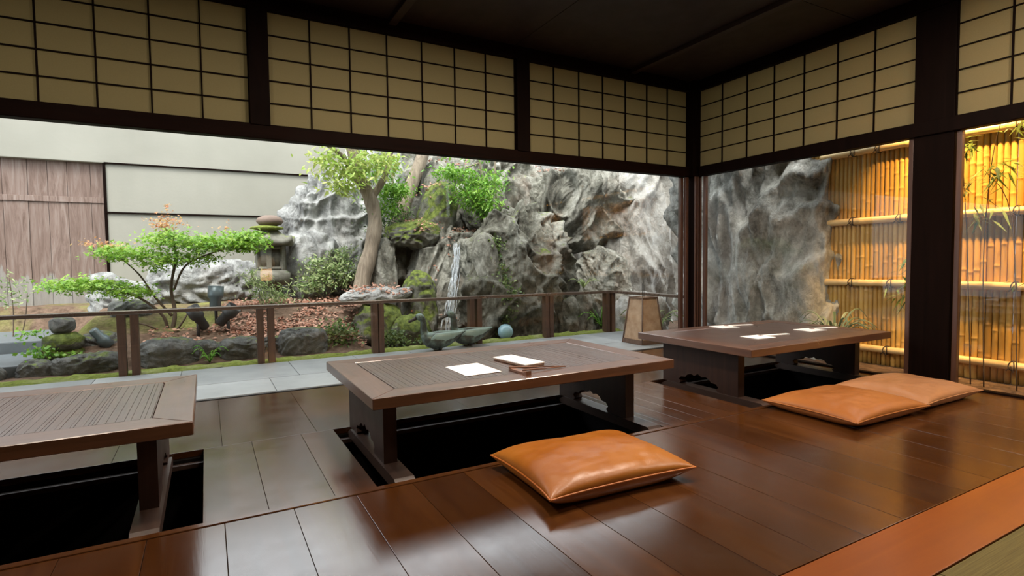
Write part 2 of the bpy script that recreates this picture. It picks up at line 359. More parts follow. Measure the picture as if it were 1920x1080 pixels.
# window wall (left / front side) above the opening
b = MB()
b.box((-4.2, YW-.045, LIN), (XW-.05, YW+.05, SB), bevel=.006)
b.box((-4.2, YW-.05, ST), (XW-.05, YW+.05, CE-.001), bevel=.004)
wl = b.build('wall_front', M_darkx); tag(wl, kind='structure')
b = MB()
for x in (-1.965, .324, 2.612): b.box((x, YW-.055, SB-.01), (x+.137, YW+.05, ST+.01), bevel=.005)
b.build('post', M_dark, wl)
b = MB(); b.box((-4.2, YW-.02, -.03), (XW-.14, YW+.06, -.004), bevel=.002); b.box((-4.2, YW-.006, -.004), (XW-.14, YW, .004)); b.build('track', M_black, wl)
# right wall
b = MB()
b.box((XW-.045, -3, LIN), (XW+.05, YW-.12, SB), bevel=.006)
b.box((XW-.05, -3, ST), (XW+.05, YW-.12, CE-.001), bevel=.004)
wr = b.build('wall_right', M_dark); tag(wr, kind='structure')
b = MB(); b.box((XW-.02, 2.33, -.03), (XW+.05, YW-.2, .012), bevel=.003); b.box((XW-.02, -.2, -.03), (XW+.05, 2.02, .012), bevel=.003); b.build('sill', M_dark, wr)
b = MB(); b.box((XW-.02, -3.0, -.03), (XW+.06, -.2, LIN)); b.build('lower_wall', M_iwall, wr)
cp = MB(); cp.box((4.872, 4.52, SB-.11), (5.02, 4.67, CE-.002), bevel=.005); cp.box((4.90, 4.53, -.03), (5.02, 4.66, SB-.11), bevel=.005)
tr3 = tag(cp.build('trim_3', M_dark), kind='structure'); m_ = MB()
for a in (4.902, 4.94, 4.985): m_.box((a, 4.512, -.004), (a+.022, 4.5295, LIN-.002), bevel=.003)
m_.build('stile_rib', M_frame, tr3)
pp = MB(); pp.box((4.955, 2.05, -.03), (5.13, 2.325, CE-.002), bevel=.006); tag(pp.build('trim_4', M_dark), kind='structure')
# solid walls out of view
b = MB(); b.box((-4.3, -3.1, -.04), (-4.2, YW+.05, CE)); tag(b.build('wall_left', M_iwall), kind='structure')
b = MB(); b.box((-4.2, -3.1, -.04), (5.05, -3.0, CE)); tag(b.build('wall_back', M_iwall), kind='structure')

# sashes and glass
def pane_y(n, x0, x1, y, frame=True):
    r = empty(n, ((x0+x1)/2, y, 0), kind='structure')
    m = MB(); m.box((x0-(x0+x1)/2, -.003, .006), (x1-(x0+x1)/2, .003, LIN)); m.build('glass_pane', M_glass, r)
    return r
w1 = pane_y('window_1', -4.15, 4.80, YW+.03)
m = MB()
for (a, d0, d1) in ((4.79, .005, .045), (4.835, -.03, .0)): m.box((a-.325, d0-.03, .004), (a+.045-.325, d1-.03, LIN-.002), bevel=.004)
m.build('sash_stile', M_frame, w1)
def pane_x(n, y0, y1, x):
    yc = (y0+y1)/2; r = empty(n, (x, yc, 0), kind='structure')
    m = MB(); m.box((-.003, y0-yc, .013), (.003, y1-yc, LIN)); m.build('glass_pane', M_glass, r)
    m = MB()
    for yy in (y0, y1-.035): m.box((-.02, yy-yc, .013), (.02, yy+.035-yc, LIN-.002), bevel=.004)
    m.build('sash_stile', M_frame, r); return r
pane_x('window_2', 2.33, 4.46, XW+.01)
pane_x('window_3', -.2, 2.04, XW+.01)

# shoji transom panels
def shoji(n, x0, x1, plane, axis, cells, label):
    r = empty(n, (0, 0, 0), kind='structure')
    def bx(m, a0, a1, z0, z1, d0, d1, bev=0):
        if axis == 'x': m.box((a0, plane+d0, z0), (a1, plane+d1, z1), bevel=bev)
        else: m.box((plane+d0, a0, z0), (plane+d1, a1, z1), bevel=bev)
    p = MB(); bx(p, x0, x1, SB, ST, .004, .007); p.build('paper', M_paper, r)
    k_ = MB(); t = .0045
    for i in range(1, 5): z = SB+(ST-SB)*i/5; bx(k_, x0, x1, z-t, z+t, -.008, .003)
    for i in range(1, cells): a = x0+(x1-x0)*i/cells; bx(k_, a-t*1.15, a+t*1.15, SB, ST, -.010, .0035)
    bx(k_, x0, x0+.006, SB, ST, -.01, .01); bx(k_, x1-.006, x1, SB, ST, -.01, .01)
    k_.build('lattice', M_dark, r); return r
shoji('window_4', -1.83, .324, YW, 'x', 7, '')
shoji('window_5', .461, 2.612, YW, 'x', 7, '')
shoji('window_6', 2.749, 4.872, YW, 'x', 7, '')
shoji('window_7', -4.1, -1.965, YW, 'x', 7, '')
shoji('window_8', 2.27+.055, 4.52, XW, 'y', 7, '')
shoji('window_9', -.22, 2.05, XW, 'y', 7, '')
shoji('window_10', -2.6, -.22, XW, 'y', 7, '')

# ------------------------------------------------------------------ deck, railing, moss
d = MB(); rows = [(4.70, 5.26, .66, .15), (5.265, 6.07, .8, .4)]
d.box((-5, 4.68, -.06), (5.4, 6.07, -.012), tone=1)
for (y0, y1, st, of) in rows:
    x = -5+of
    while x < 5.0:
        ww = st*random.uniform(.75, 1.2); d.box((x+.003, y0+.003, -.012), (min(x+ww, 5.2)-.003, y1-.003, -.004), bevel=.002, tone=tone()); x += ww
dk = d.build('stone_deck', M_slate); tag(dk, kind='structure')

rl = empty('railing', (0, 6.12, 0), 'brown wooden railing with flat handrail along the stone deck edge', 'railing')
def rb(mb, a, b_, w_, h_):
    a, b_ = Vector(a), Vector(b_); dd = (b_-a); L = dd.length; q = dd.to_track_quat('X', 'Z').to_matrix().to_4x4(); q.translation = a
    mb.box((0, -w_/2, -h_), (L, w_/2, 0), bevel=.004, mat=q)
m = MB(); rb(m, (-4.5, 0, .60), (5.04, 0, .575), .10, .034); m.build('handrail', M_rail, rl)
m = MB(); rb(m, (5.0, -.05, .576), (5.0, -1.42, .572), .10, .034); m.build('handrail', M_rail, rl)
for x in (-3.0, -1.83, -.645, .51, 1.66, 2.86, 3.93, 4.95):
    gap = .05 if x not in (1.66, 3.93) else .01
    for s_ in (-1, 1):
        m = MB(); m.box((x+s_*gap-.032 if gap == .05 else x+s_*.034-.03, -.045, -.01), (x+s_*gap+.032 if gap == .05 else x+s_*.034+.03, .045, .563), bevel=.004); m.build('post', M_railp, rl)

def grid(name, m, x0, x1, nx, y0, y1, ny, fz, tonef=None, parent=None):
    X = np.linspace(x0, x1, nx+1); Y = np.linspace(y0, y1, ny+1)
    vs = [(x, y, fz(x, y)) for y in Y for x in X]
    fs = [(j*(nx+1)+i, j*(nx+1)+i+1, (j+1)*(nx+1)+i+1, (j+1)*(nx+1)+i) for j in range(ny) for i in range(nx)]
    me = bpy.data.meshes.new(name); me.from_pydata(vs, [], fs)
    if tonef:
        a = me.attributes.new('tone', 'FLOAT', 'POINT'); a.data.foreach_set('value', [tonef(v[0], v[1]) for v in vs])
    return link(name, me, m, parent, True)
def nvec(p): return Vector((noise.noise(p+Vector((11.3, 4.1, -7.7))), noise.noise(p+Vector((-5.9, 17.3, 2.2))), noise.noise(p+Vector((3.7, -9.1, 21.5)))))
def nz(x, y, z=0, s=0): return noise.noise(Vector((x+s*13.1, y-s*7.7, z+s*3.3)))
def ss(a, b_, x): t = min(1, max(0, (x-a)/(b_-a))); return t*t*(3-2*t)
PR = [(5.9, -.08), (6.3, -.05), (6.62, .0), (6.8, .12), (7.2, .24), (7.8, .43), (8.5, .5), (10.2, .45), (14, .45)]
def gz(x, y):
    h = float(np.interp(y, [p[0] for p in PR], [p[1] for p in PR]))
    r = ss(1.35, 1.9, x) if y < 7.3 else ss(1.35+(min(y, 8)-7.3)*1.3, 1.9+(min(y, 8)-7.3)*1.1, x)
    h = h*(1-r) + (-.10)*r
    l_ = ss(-1.1, -1.55, x) * ss(9.2, 8.6, y); h = h*(1-l_) + (-.02)*l_
    if x > 5: h = -.1
    return h + .03*nz(x*1.7, y*1.7) + .012*nz(x*6, y*6)
gr = grid('garden_ground', M_soil, -7, 9, 150, 5.92, 12, 90, gz, lambda x, y: .33*ss(.9, .1, x)*ss(7.0, 7.4, y)*.8 - .25*ss(.2, .8, x)); tag(gr, kind='structure')
b = MB(); b.box((5.14, -3, -.3), (9, 5.93, -.1)); b.box((-14, -14, -.6), (14, 16, -.55)); tag(b.build('side_ground', M_soil), kind='structure')
mo = grid('moss_strip', M_moss, -5, 5.2, 260, 6.065, 6.42, 18, lambda x, y: -.012+.02*math.sin(PI*min(1, max(0, (y-6.065)/.36)))+.018*nz(x*8, y*8)+.008*nz(x*25, y*25) - .05*ss(6.3, 6.42, y))
tag(mo, 'bright green moss strip growing along the outer edge of the stone deck', 'moss', kind='stuff')

# ------------------------------------------------------------------ back wall with plank gate
b = MB(); WY = 10.0
b.box((-9, WY, -.2), (-1.25, WY+.3, .3)); b.box((-9, WY-.05, 2.50), (6, WY+.3, 3.5), bevel=.01); b.box((-1.25, WY-.04, 1.79), (6, WY+.3, 2.50), bevel=.01); b.box((-1.25, WY-.045, -.2), (6, WY+.3, 1.78), bevel=.01)
tag(b.build('wall_garden', M_plaster), kind='structure')
b = MB(); b.box((-1.25, WY-.07, 1.77), (4, WY-.035, 1.79)); b.box((-1.25, WY-.07, 2.49), (4, WY-.035, 2.51)); b.box((-1.27, WY-.06, .3), (-1.235, WY+.02, 2.5)); tag(b.build('trim_5', M_dark), kind='structure')
gt = empty('plank_gate', (-3.2, WY+.1, .3), 'weathered brown vertical plank gate set in the pale plaster garden wall', 'gate')
b = MB(); x = -9+3.2
while x < 1.95:
    ww = random.choice([.22, .27, .3, .2]); b.box((x+.002, -.06+random.uniform(-.006, .006), 0), (min(x+ww, 1.95)-.002, -.02, 2.22), bevel=.004, tone=random.random()*.6); x += ww
b.build('board_panel', M_gate, gt)
b = MB(); b.box((-5.7, -.075, 1.62), (1.95, -.062, 1.70), bevel=.004); b.build('cross_rail', M_gate, gt)

# steps on the far left
for (x0, x1, y0, y1, z1, lab) in ((-5, -1.55, 7.62, 9.1, .21, 'upper grey stone step beside the plank gate'), (-5, -1.47, 6.62, 7.60, .09, 'lower grey stone step nearest the railing')):
    b = MB(); b.box((x0, y0, -.25), (x1, y1, z1), bevel=.012, tone=1.8); tag(b.build('stone_step', M_step), lab, 'step', 'stone steps')

# ------------------------------------------------------------------ rocks
def boulder(name, label, c, r, m, seed=0, amp=.22, freq=1.3, sub=6, power=2.6, strata=0, stretch=.6, rot=0, lean=(0, 0), group='garden rocks', cat='rock', taper=0):
    bm = bmesh.new(); bmesh.ops.create_icosphere(bm, subdivisions=sub, radius=1)
    sd = Vector((seed*5.3, seed*-3.7, seed*2.9)); R_ = Matrix.Rotation(rot, 3, 'Z'); mn = min(r)
    for v in bm.verts:
        d_ = v.co.normalized(); q = (abs(d_.x)**power+abs(d_.y)**power+abs(d_.z)**power)**(-1/power)
        u = d_*q; tp = 1-taper*max(0, u.z)
        p = Vector((u.x*r[0]*tp, u.y*r[1]*tp, u.z*r[2]))
        s_ = Vector((p.x*freq, p.y*freq, p.z*freq*stretch))+sd
        w_ = nvec(s_*.8)*1.0
        k1 = noise.noise(s_*.6)                       # broad lumps
        k2 = noise.ridged_multi_fractal(s_+w_, 1.0, 2.1, 4, 1.0, 2.0)-1.0
        k3 = noise.noise((s_+w_)*3.5)
        k4 = 1-abs(noise.noise((s_+w_*1.3)*1.9))*2
        k5 = noise.turbulence((s_+w_)*7, 3, True)
        dd = amp*(k1*1.0+.40*k2+.20*k3+.55*(k4-.5)-.22*k5)
        vd = noise.voronoi((s_+w_*.5)*1.6)[0]; ve = vd[1]-vd[0]
        vd2 = noise.voronoi((s_+w_*.4)*4.1)[0]; ve2 = vd2[1]-vd2[0]
        dd += amp*(.62*min(ve, .35)+.24*min(ve2, .3)-.20)
        if strata:
            t = p.z*strata+noise.noise(s_*1.1)*1.6; f_ = t-math.floor(t); dd += amp*.7*(f_**3*(1-ss(.86, 1, f_))-.2)
        n_ = Vector((u.x/r[0], u.y/r[1], u.z/r[2]*.55)).normalized()
        p = p+n_*dd
        p.x += lean[0]*(p.z/r[2]); p.y += lean[1]*(p.z/r[2])
        v.co = R_@p
    me = bpy.data.meshes.new(name); bm.to_mesh(me); bm.free()
    o = link(name, me, m, None, True); o.location = c
    return tag(o, label, cat, group)
B = boulder
B('boulder', 'big pale grey boulder rising behind the stone lantern', (1.72, 9.25, 1.15), (.85, .5, 1.35), R_pale, 1, .24, 1.3, sub=7, lean=(.15, 0), strata=1.6, taper=.3)
B('boulder', 'rounded whitish boulder to the right of the stone lantern', (1.42, 8.75, .95), (.42, .32, .55), R_pale, 2, .10, 2.0, sub=5)
B('boulder', 'low flat pale rock behind the maple trunk', (-.1, 8.9, .72), (.62, .35, .34), R_pale, 3, .10, 2.0, sub=5, stretch=1.5)
B('boulder', 'low pale rock left of the maple below the plank gate', (-.92, 8.7, .55), (.40, .3, .30), R_pale, 4, .1, 2.0, sub=5, stretch=1.5)
B('boulder', 'small rounded white stone seen above the lower maple branch', (-1.13, 8.6, .78), (.17, .14, .13), R_pale, 34, .03, 3, sub=4, stretch=1.2)
B('boulder', 'sloping pale rock just left of the stone lantern', (.48, 9.0, .7), (.42, .3, .38), R_pale, 5, .1, 2.0, sub=5, stretch=1.5)
B('cliff', 'brown rocky slope rising behind the two garden trees', (3.6, 9.9, 1.1), (1.9, .8, 2.3), R_mid, 6, .35, 1.0, stretch=.9, cat='cliff')
B('boulder', 'grey rock standing between tree trunks under the beam', (2.55, 9.3, 2.4), (.5, .4, .9), R_pale, 7, .15, 1.6, sub=5)
B('boulder', 'upright dark grey rock behind the mossy stump rock', (3.75, 8.9, 2.1), (.50, .35, .75), R_mid, 8, .16, 1.8, sub=5)
B('boulder', 'yellow-green moss covered rock above the dark hollow', (3.22, 8.25, 1.78), (.26, .26, .50), R_moss, 9, .08, 2.5, sub=5, lean=(.12, .05))
B('boulder', 'moss-topped overhanging rock over the dark hollow', (2.72, 8.1, 1.42), (.42, .35, .22), R_moss, 10, .09, 2.4, sub=5, stretch=1.4)
B('boulder', 'dark wet rock in the hollow left of the waterfall', (2.55, 8.5, .55), (.55, .35, .75), R_dark, 11, .2, 2.0, sub=5)
B('boulder', 'grey rock at the foot of the large tree', (2.33, 8.15, .62), (.22, .2, .75), R_mid, 12, .1, 2.2, sub=5)
B('boulder', 'flat slab rock with pale top on mossy base', (1.98, 7.35, .56), (.48, .28, .11), R_pale, 13, .06, 3., sub=5, stretch=1.3, lean=(.1, 0))
B('boulder', 'mossy base rock under the pale slab', (2.0, 7.25, .15), (.30, .25, .32), R_moss, 14, .09, 2.6, sub=5)
B('boulder', 'grey waterfall rock streaked by running water', (3.25, 8.05, .6), (.58, .42, .93), R_mid, 15, .15, 1.7, sub=7, lean=(.05, .1), strata=1.5)
B('boulder', 'green mossy rock behind the duck heads', (2.35, 7.0, .05), (.28, .22, .27), R_moss, 16, .07, 3., sub=5)
B('boulder', 'green mossy ledge left of the waterfall', (2.66, 7.6, .3), (.2, .25, .55), R_moss, 33, .09, 3., sub=5)
B('boulder', 'large dark folded boulder in the middle of the rockery', (4.2, 7.35, .78), (.92, .48, 1.08), R_dark, 17, .30, 1.25, sub=7, strata=1.1, lean=(.02, .12), taper=.25)
B('boulder', 'narrow pale ridge rock at left side of the dark boulder', (3.52, 7.15, .55), (.17, .3, .85), R_mid, 18, .09, 2.2, sub=5, stretch=.35)
B('boulder', 'overhanging grey boulder high on the right rockery', (5.62, 7.9, 1.85), (.95, .55, .62), R_mid, 19, .30, 1.3, sub=7, strata=1.3, lean=(.0, -.08))
B('boulder', 'high pale rock peak behind the centre boulder', (4.5, 8.4, 2.0), (.75, .4, .75), R_mid, 20, .25, 1.5)
B('boulder', 'round grey brown boulder under the overhang', (5.7, 7.25, .5), (.50, .4, .72), R_mid, 21, .14, 1.8, sub=7, taper=.15)
B('boulder', 'dark low rock behind the corner railing post', (4.95, 6.95, .12), (.42, .3, .40), R_dark, 22, .12, 2.2, sub=5)
B('cliff', 'pale chalky rock wall left of the corner post', (7.2, 7.7, 1.2), (1.0, .7, 2.2), R_wall, 23, .26, 1.2, sub=7, cat='cliff', lean=(0, .1))
B('cliff', 'tall fluted grey rock face outside the corner window', (6.40, 4.72, 1.5), (.66, 1.16, 2.3), R_col, 27, .27, 1.8, sub=7, strata=1.3, stretch=.30, power=6, cat='cliff')
B('boulder', 'low pale rock beside the andon lamp outside', (5.7, 6.35, .1), (.42, .4, .40), R_wall, 25, .12, 2., sub=5)
B('cliff', 'reddish brown slope above the overhanging boulder', (6.6, 9.5, 1.7), (1.7, .7, 2.0), R_wall, 26, .3, 1.1, cat='cliff')
for i, (x, y, z, rx, ry, rz, lab) in enumerate((
    (-1.80, 6.58, .0, .17, .13, .09, 'pale flat border stone at far left by the lower step'),
    (-1.42, 6.62, .03, .15, .13, .11, 'small dark border stone below the mossy stone stack'),
    (-1.05, 6.63, .04, .30, .15, .12, 'long grey border stone left of the first double post'),
    (-.37, 6.66, .07, .27, .16, .18, 'big rounded border stone right of the first double post'),
    (-.02, 6.74, .05, .16, .12, .14, 'dark shaded border stone left of the fern'),
    (.32, 6.66, .05, .23, .15, .16, 'mottled border stone under the three spotlights'),
    (.62, 6.78, .04, .12, .10, .14, 'narrow border stone behind the second double post'),
    (.93, 6.66, .08, .26, .16, .20, 'dark blocky border stone right of the second double post'),
    (-1.0, 7.15, .2, .17, .14, .10, 'small grey stone beside the mossy stone stack'),
    (-.78, 7.9, .45, .22, .16, .14, 'angular stone behind the handrail at left'))):
    B('border_stone', lab, (x, y, z), (rx, ry, rz), R_border, 40+i, .035, 5, sub=5, power=3.2, stretch=1.2, group='border stones', cat='stone')
for i, (z, r, m_, lab) in enumerate(((.10, (.20, .15, .08), R_moss, 'bottom mossy stone of the small stack at left'), (.235, (.17, .13, .09), R_moss, 'middle mossy stone of the small stack at left'), (.40, (.10, .09, .075), R_border, 'brown cap stone on the small mossy stack'))):
    B('stacked_stone', lab, (-1.27, 6.95, z+.02), r, m_, 60+i, .02, 6, sub=4, stretch=1.2, group='small mossy stone stack', cat='stone')

from mathutils.bvhtree import BVHTree
rv, rf_ = [], []
for o in C.objects:
    if o.name.split('.')[0] in ('boulder', 'cliff'):
        n0 = len(rv); off_ = o.location; rv += [v.co+off_ for v in o.data.vertices]; rf_ += [[n0+i for i in p.vertices] for p in o.data.polygons]
BV = BVHTree.FromPolygons(rv, rf_); del rv, rf_
def hit_y(x, z, d=8.0):
    h = BV.ray_cast(Vector((x, 6.6, z)), Vector((0, 1, 0))); return h[0].y if h[0] else d
def hit_z(x, y):
    h = BV.ray_cast(Vector((x, y, 3.2)), Vector((0, 0, -1))); return (h[0].z, h[1].z) if h[0] else (None, 0)
# waterfall: thin strands following the rock
wf = MB(); rnd = random.Random(3)
for s_ in range(22):
    x0 = 3.25+rnd.uniform(-.05, .05); z = 1.30-rnd.random()*.1; pts = []; ez = rnd.uniform(-.1, .5) if s_ > 12 else -.1
    dr = rnd.uniform(-.26, .02); prev = None
    while z > ez:
        t = (1.3-z)/1.35; x = x0+dr*t**1.2+.035*nz(z*5, s_*3.1)+.04*nz(z*1.6, 2.2); yy_ = prev or 7.6
        for _ in range(3): yy_ = hit_y(x+.42*(yy_-7.6), z)-.012
        y = yy_ if prev is None else min(yy_, prev+.004); x += .42*(y-7.6); prev = y
        pts.append((x, y, z)); z -= .03
    wf.tube(pts, [.003+.006*rnd.random()*(.4+i/len(pts)) for i in range(len(pts))], seg=5)
tag(wf.build('waterfall', M_water), 'thin white waterfall running down the grey rock behind the ducks', 'waterfall', kind='stuff')

# ------------------------------------------------------------------ leaves
def leaves(name, m, blobs, n, size, seed=0, shape='leaf', flat=.6, parent=None, droop=.2, surf=None):
    """blobs: (x,y,z, rx,ry,rz, weight)"""
    rg = np.random.RandomState(seed); W = np.array([b_[6] for b_ in blobs], float); W /= W.sum()
    idx = rg.choice(len(blobs), n, p=W); A = np.array([b_[:6] for b_ in blobs])[idx]
    d_ = rg.normal(size=(n, 3)); d_ /= np.linalg.norm(d_, axis=1)[:, None]; rr = rg.rand(n)**.45
    # clump the leaves on twigs: snap to sub-centres
    P = A[:, :3]+d_*rr[:, None]*A[:, 3:6]
    nc = max(4, n//14); cen = P[rg.choice(n, nc)]; ci = rg.randint(0, nc, n); mixk = rg.rand(n) < .55
    P = np.where(mixk[:, None], cen[ci]+rg.normal(size=(n, 3))*size*np.array([1.5, 1.5, .6]), P)
    nrm = rg.normal(size=(n, 3))*flat+np.array([0, -.25, 1.]); nrm /= np.linalg.norm(nrm, axis=1)[:, None]
    t = rg.normal(size=(n, 3)); t -= nrm*(t*nrm).sum(1)[:, None]; t /= np.linalg.norm(t, axis=1)[:, None]; t[:, 2] -= droop; t /= np.linalg.norm(t, axis=1)[:, None]
    s_ = np.cross(nrm, t); s_ /= np.linalg.norm(s_, axis=1)[:, None]; nrm = np.cross(t, s_)
    sz = size*rg.uniform(.6, 1.25, n)
    if shape == 'leaf': T = [(0, 0, 0), (.35, .2, .04), (1, 0, -.06), (.35, -.2, .04)]; F = [(0, 1, 2), (0, 2, 3)]
    elif shape == 'long': T = [(0, 0, 0), (.3, .09, .02), (1, 0, -.2), (.3, -.09, .02)]; F = [(0, 1, 2), (0, 2, 3)]
    elif shape == 'maple': T = [(0, 0, 0), (.32, .14, 0), (.3, .6, -.05), (.5, .17, 0), (1, 0, -.08), (.5, -.17, 0), (.3, -.6, -.05), (.32, -.14, 0)]; F = [(0, 1, 7), (1, 2, 3), (1, 3, 5, 7), (3, 4, 5), (5, 6, 7)]
    else: T = [(0, 0, 0), (.5, .38, .05), (1, 0, 0), (.5, -.38, .05)]; F = [(0, 1, 2), (0, 2, 3)]
    T = np.array(T); V = P[:, None, :]+sz[:, None, None]*(T[None, :, 0:1]*t[:, None]+T[None, :, 1:2]*s_[:, None]+T[None, :, 2:3]*nrm[:, None])
    k_ = len(T); faces = [tuple(i*k_+j for j in f) for i in range(n) for f in F]
    me = bpy.data.meshes.new(name); me.from_pydata(V.reshape(-1, 3).tolist(), [], faces)
    a = me.attributes.new('tone', 'FLOAT', 'FACE'); a.data.foreach_set('value', np.repeat(rg.rand(n), len(F)).astype(np.float32))
    return link(name, me, m, parent)
def bez(p, n=8):
    out = []; p = [Vector(q) for q in p]
    for i in range(len(p)-1):
        a, b_, c_, d_ = p[max(i-1, 0)], p[i], p[i+1], p[min(i+2, len(p)-1)]
        for k_ in range(n):
            t = k_/n; out.append(.5*((2*b_)+(c_-a)*t+(2*a-5*b_+4*c_-d_)*t*t+(3*b_-a-3*c_+d_)*t**3))
    out.append(p[-1]); return out
def branch(mb, pts, r0, r1, seg=8):
    q = bez(pts, 5); mb.tube(q, [r0+(r1-r0)*i/(len(q)-1)+.06*r0*math.sin(i*2.1) for i in range(len(q))], seg=seg)

# maple
t = empty('maple_tree', (0, 0, 0), 'small spreading maple with bright green leaves and thin dark trunks in front of the gate', 'tree')
m = MB(); y = 7.4
branch(m, [(-.38, y, .2), (-.33, y, .45), (-.36, y+.05, .75), (-.30, y, 1.1), (-.34, y, 1.38)], .026, .008)
branch(m, [(-.40, y, .2), (-.44, y-.05, .42), (-.62, y-.1, .62), (-.85, y, .72), (-1.3, y+.1, .80)], .020, .006)
branch(m, [(-.36, y, .42), (-.52, y, .65), (-.66, y+.05, .9), (-.85, y, 1.12)], .016, .005)
branch(m, [(-.33, y, .72), (-.2, y-.05, 1.0), (.1, y-.1, 1.15), (.5, y-.1, 1.28)], .014, .005)
branch(m, [(-.36, y, .2), (-.25, y-.1, .36), (-.18, y-.1, .5)], .014, .006)
branch(m, [(-.42, y, .22), (-.6, y-.1, .34), (-.75, y-.1, .38)], .014, .006)
m.build('trunk', M_bark2, t)
leaves('foliage', L_maple, [(-.78, y, 1.14, .34, .3, .09, 3), (-.35, y, 1.30, .30, .3, .12, 3), (.10, y-.05, 1.25, .38, .3, .10, 5), (.44, y-.1, 1.28, .22, .2, .14, 4), (-1.15, y, .80, .38, .3, .07, 4), (-.75, y, .72, .25, .3, .08, 2), (-.2, y, 1.08, .35, .25, .10, 2), (-.45, y, 1.05, .25, .25, .1, 1.5)], 7500, .052, 1, 'maple', .5, t)
leaves('young_foliage', L_red, [(-.40, y, 1.48, .20, .2, .09, 3), (-.95, y, 1.24, .20, .2, .04, 2), (-.36, y, 1.62, .05, .1, .12, 1), (.2, y, 1.45, .2, .1, .08, .5)], 420, .04, 2, 'maple', .5, t)['label'] = 'reddish young leaf tips'

# large tree with pale bark
t = empty('garden_tree', (0, 0, 0), 'thick pale trunked tree with yellow-green crown left of the mossy rocks', 'tree')
m = MB(); y = 8.0
q = bez([(1.93, y, .45), (1.98, y, .8), (2.10, y, 1.2), (2.17, y, 1.6), (2.10, y, 1.95), (1.95, y, 2.25), (1.86, y, 2.7), (1.8, y, 3.3)], 6)
m.tube(q, [.115+.05*math.exp(-i/3.)-.0008*i+.006*math.sin(i*.9) for i in range(len(q))], seg=14)
branch(m, [(2.1, y, 1.9), (2.3, y-.1, 2.25), (2.4, y-.2, 2.7)], .06, .03)
branch(m, [(1.95, y, 2.2), (1.65, y-.2, 2.5), (1.4, y-.3, 2.6)], .05, .015)
m.build('trunk', M_bark, t)
leaves('foliage', L_yel, [(1.75, 7.8, 2.3, .30, .3, .25, 4), (2.15, 7.7, 2.45, .35, .3, .22, 4), (1.48, 7.8, 2.45, .15, .3, .28, 2), (1.7, 7.8, 2.05, .22, .2, .12, 1.5), (2.0, 7.7, 2.9, .6, .4, .25, 2)], 1500, .095, 3, 'leaf', .7, t, droop=.5)
t = empty('leaning_tree', (0, 0, 0), 'brown tree leaning right under the beam with green leaf sprays', 'tree')
m = MB(); y = 8.75
q = bez([(2.72, y, 1.55), (2.86, y, 1.95), (3.02, y, 2.35), (3.2, y, 2.8), (3.3, y, 3.3)], 6); m.tube(q, [.12-.001*i for i in range(len(q))], seg=12)
branch(m, [(2.8, y, 1.8), (2.65, y-.1, 2.2), (2.6, y-.2, 2.8)], .03, .012)
m.build('trunk', M_bark, t)
leaves('foliage', L_green, [(2.56, 8.2, 2.10, .24, .25, .12, 4), (2.42, 8.2, 1.92, .22, .2, .25, 3), (2.35, 8.2, 2.4, .3, .3, .2, 2)], 1500, .075, 4, 'leaf', .6, t, droop=.5)
leaves('undergrowth', L_dark, [(2.4, 8.45, 1.62, .3, .2, .35, 3), (2.75, 8.5, 1.72, .25, .2, .2, 2)], 800, .06, 5, 'leaf', 1, t)
t = empty('young_tree', (0, 0, 0), 'slender tree with hanging bright green leaves above the waterfall', 'tree')
m = MB(); branch(m, [(4.15, 8.0, 1.7), (4.0, 7.95, 2.0), (3.85, 7.9, 2.4), (3.75, 7.9, 3.0)], .03, .018); branch(m, [(4.2, 8.0, 1.75), (4.12, 7.95, 2.2), (4.1, 7.9, 2.9)], .016, .01)
branch(m, [(3.8, 7.9, 2.55), (3.4, 7.8, 2.4), (3.1, 7.7, 2.35)], .014, .008); m.build('trunk', M_bark, t)
leaves('foliage', L_green, [(3.62, 7.7, 2.05, .36, .3, .28, 5), (3.85, 7.7, 1.85, .22, .25, .25, 3), (3.3, 7.7, 2.34, .34, .3, .09, 2.5), (3.95, 7.7, 2.25, .2, .25, .2, 2), (3.5, 7.6, 2.7, .6, .4, .2, 1.5)], 3000, .075, 6, 'leaf', .6, t, droop=.6)

def shrub(name, label, blobs, n, size, m_, seed, stems, shape='leaf', cat='shrub'):
    t = empty(name, (0, 0, 0), label, cat); mb = MB()
    for (a, b_) in stems: branch(mb, [a, ((a[0]+b_[0])/2+.02, a[1], (a[2]+b_[2])/2), b_], .008, .004, 5)
    mb.build('stem', M_bark2, t); leaves('foliage', m_, blobs, n, size, seed, shape, .9, t); return t
shrub('shrub', 'loose pale-leaved shrub between the lantern and the large tree', [(1.55, 8.3, .95, .35, .2, .18, 4), (1.25, 8.2, .72, .22, .2, .16, 2), (1.8, 8.3, .85, .2, .2, .2, 2), (1.6, 8.3, .7, .3, .2, .1, 1), (1.78, 8.35, 1.15, .15, .15, .1, 1)], 1700, .07, L_shrub, 7, [((1.4, 8.3, .5), (1.3, 8.3, .9)), ((1.5, 8.3, .5), (1.65, 8.3, 1.1)), ((1.45, 8.2, .5), (1.15, 8.2, .85))])
shrub('shrub', 'small pale green shrub at the foot of the stone lantern', [(.62, 7.9, .72, .20, .15, .18, 3), (.75, 7.9, .56, .18, .15, .12, 3), (.5, 7.9, .85, .1, .1, .1, 1)], 620, .075, L_shrub, 8, [((.65, 7.9, .4), (.5, 7.9, .9)), ((.7, 7.9, .4), (.8, 7.9, .7))], 'long')
shrub('ground_cover', 'dark ivy bush at the deck edge left of the short post', [(1.38, 6.8, .12, .24, .15, .20, 3), (1.25, 6.75, .02, .15, .12, .1, 1)], 900, .045, L_ivy, 9, [((1.35, 6.8, -.05), (1.3, 6.8, .2))], 'round')
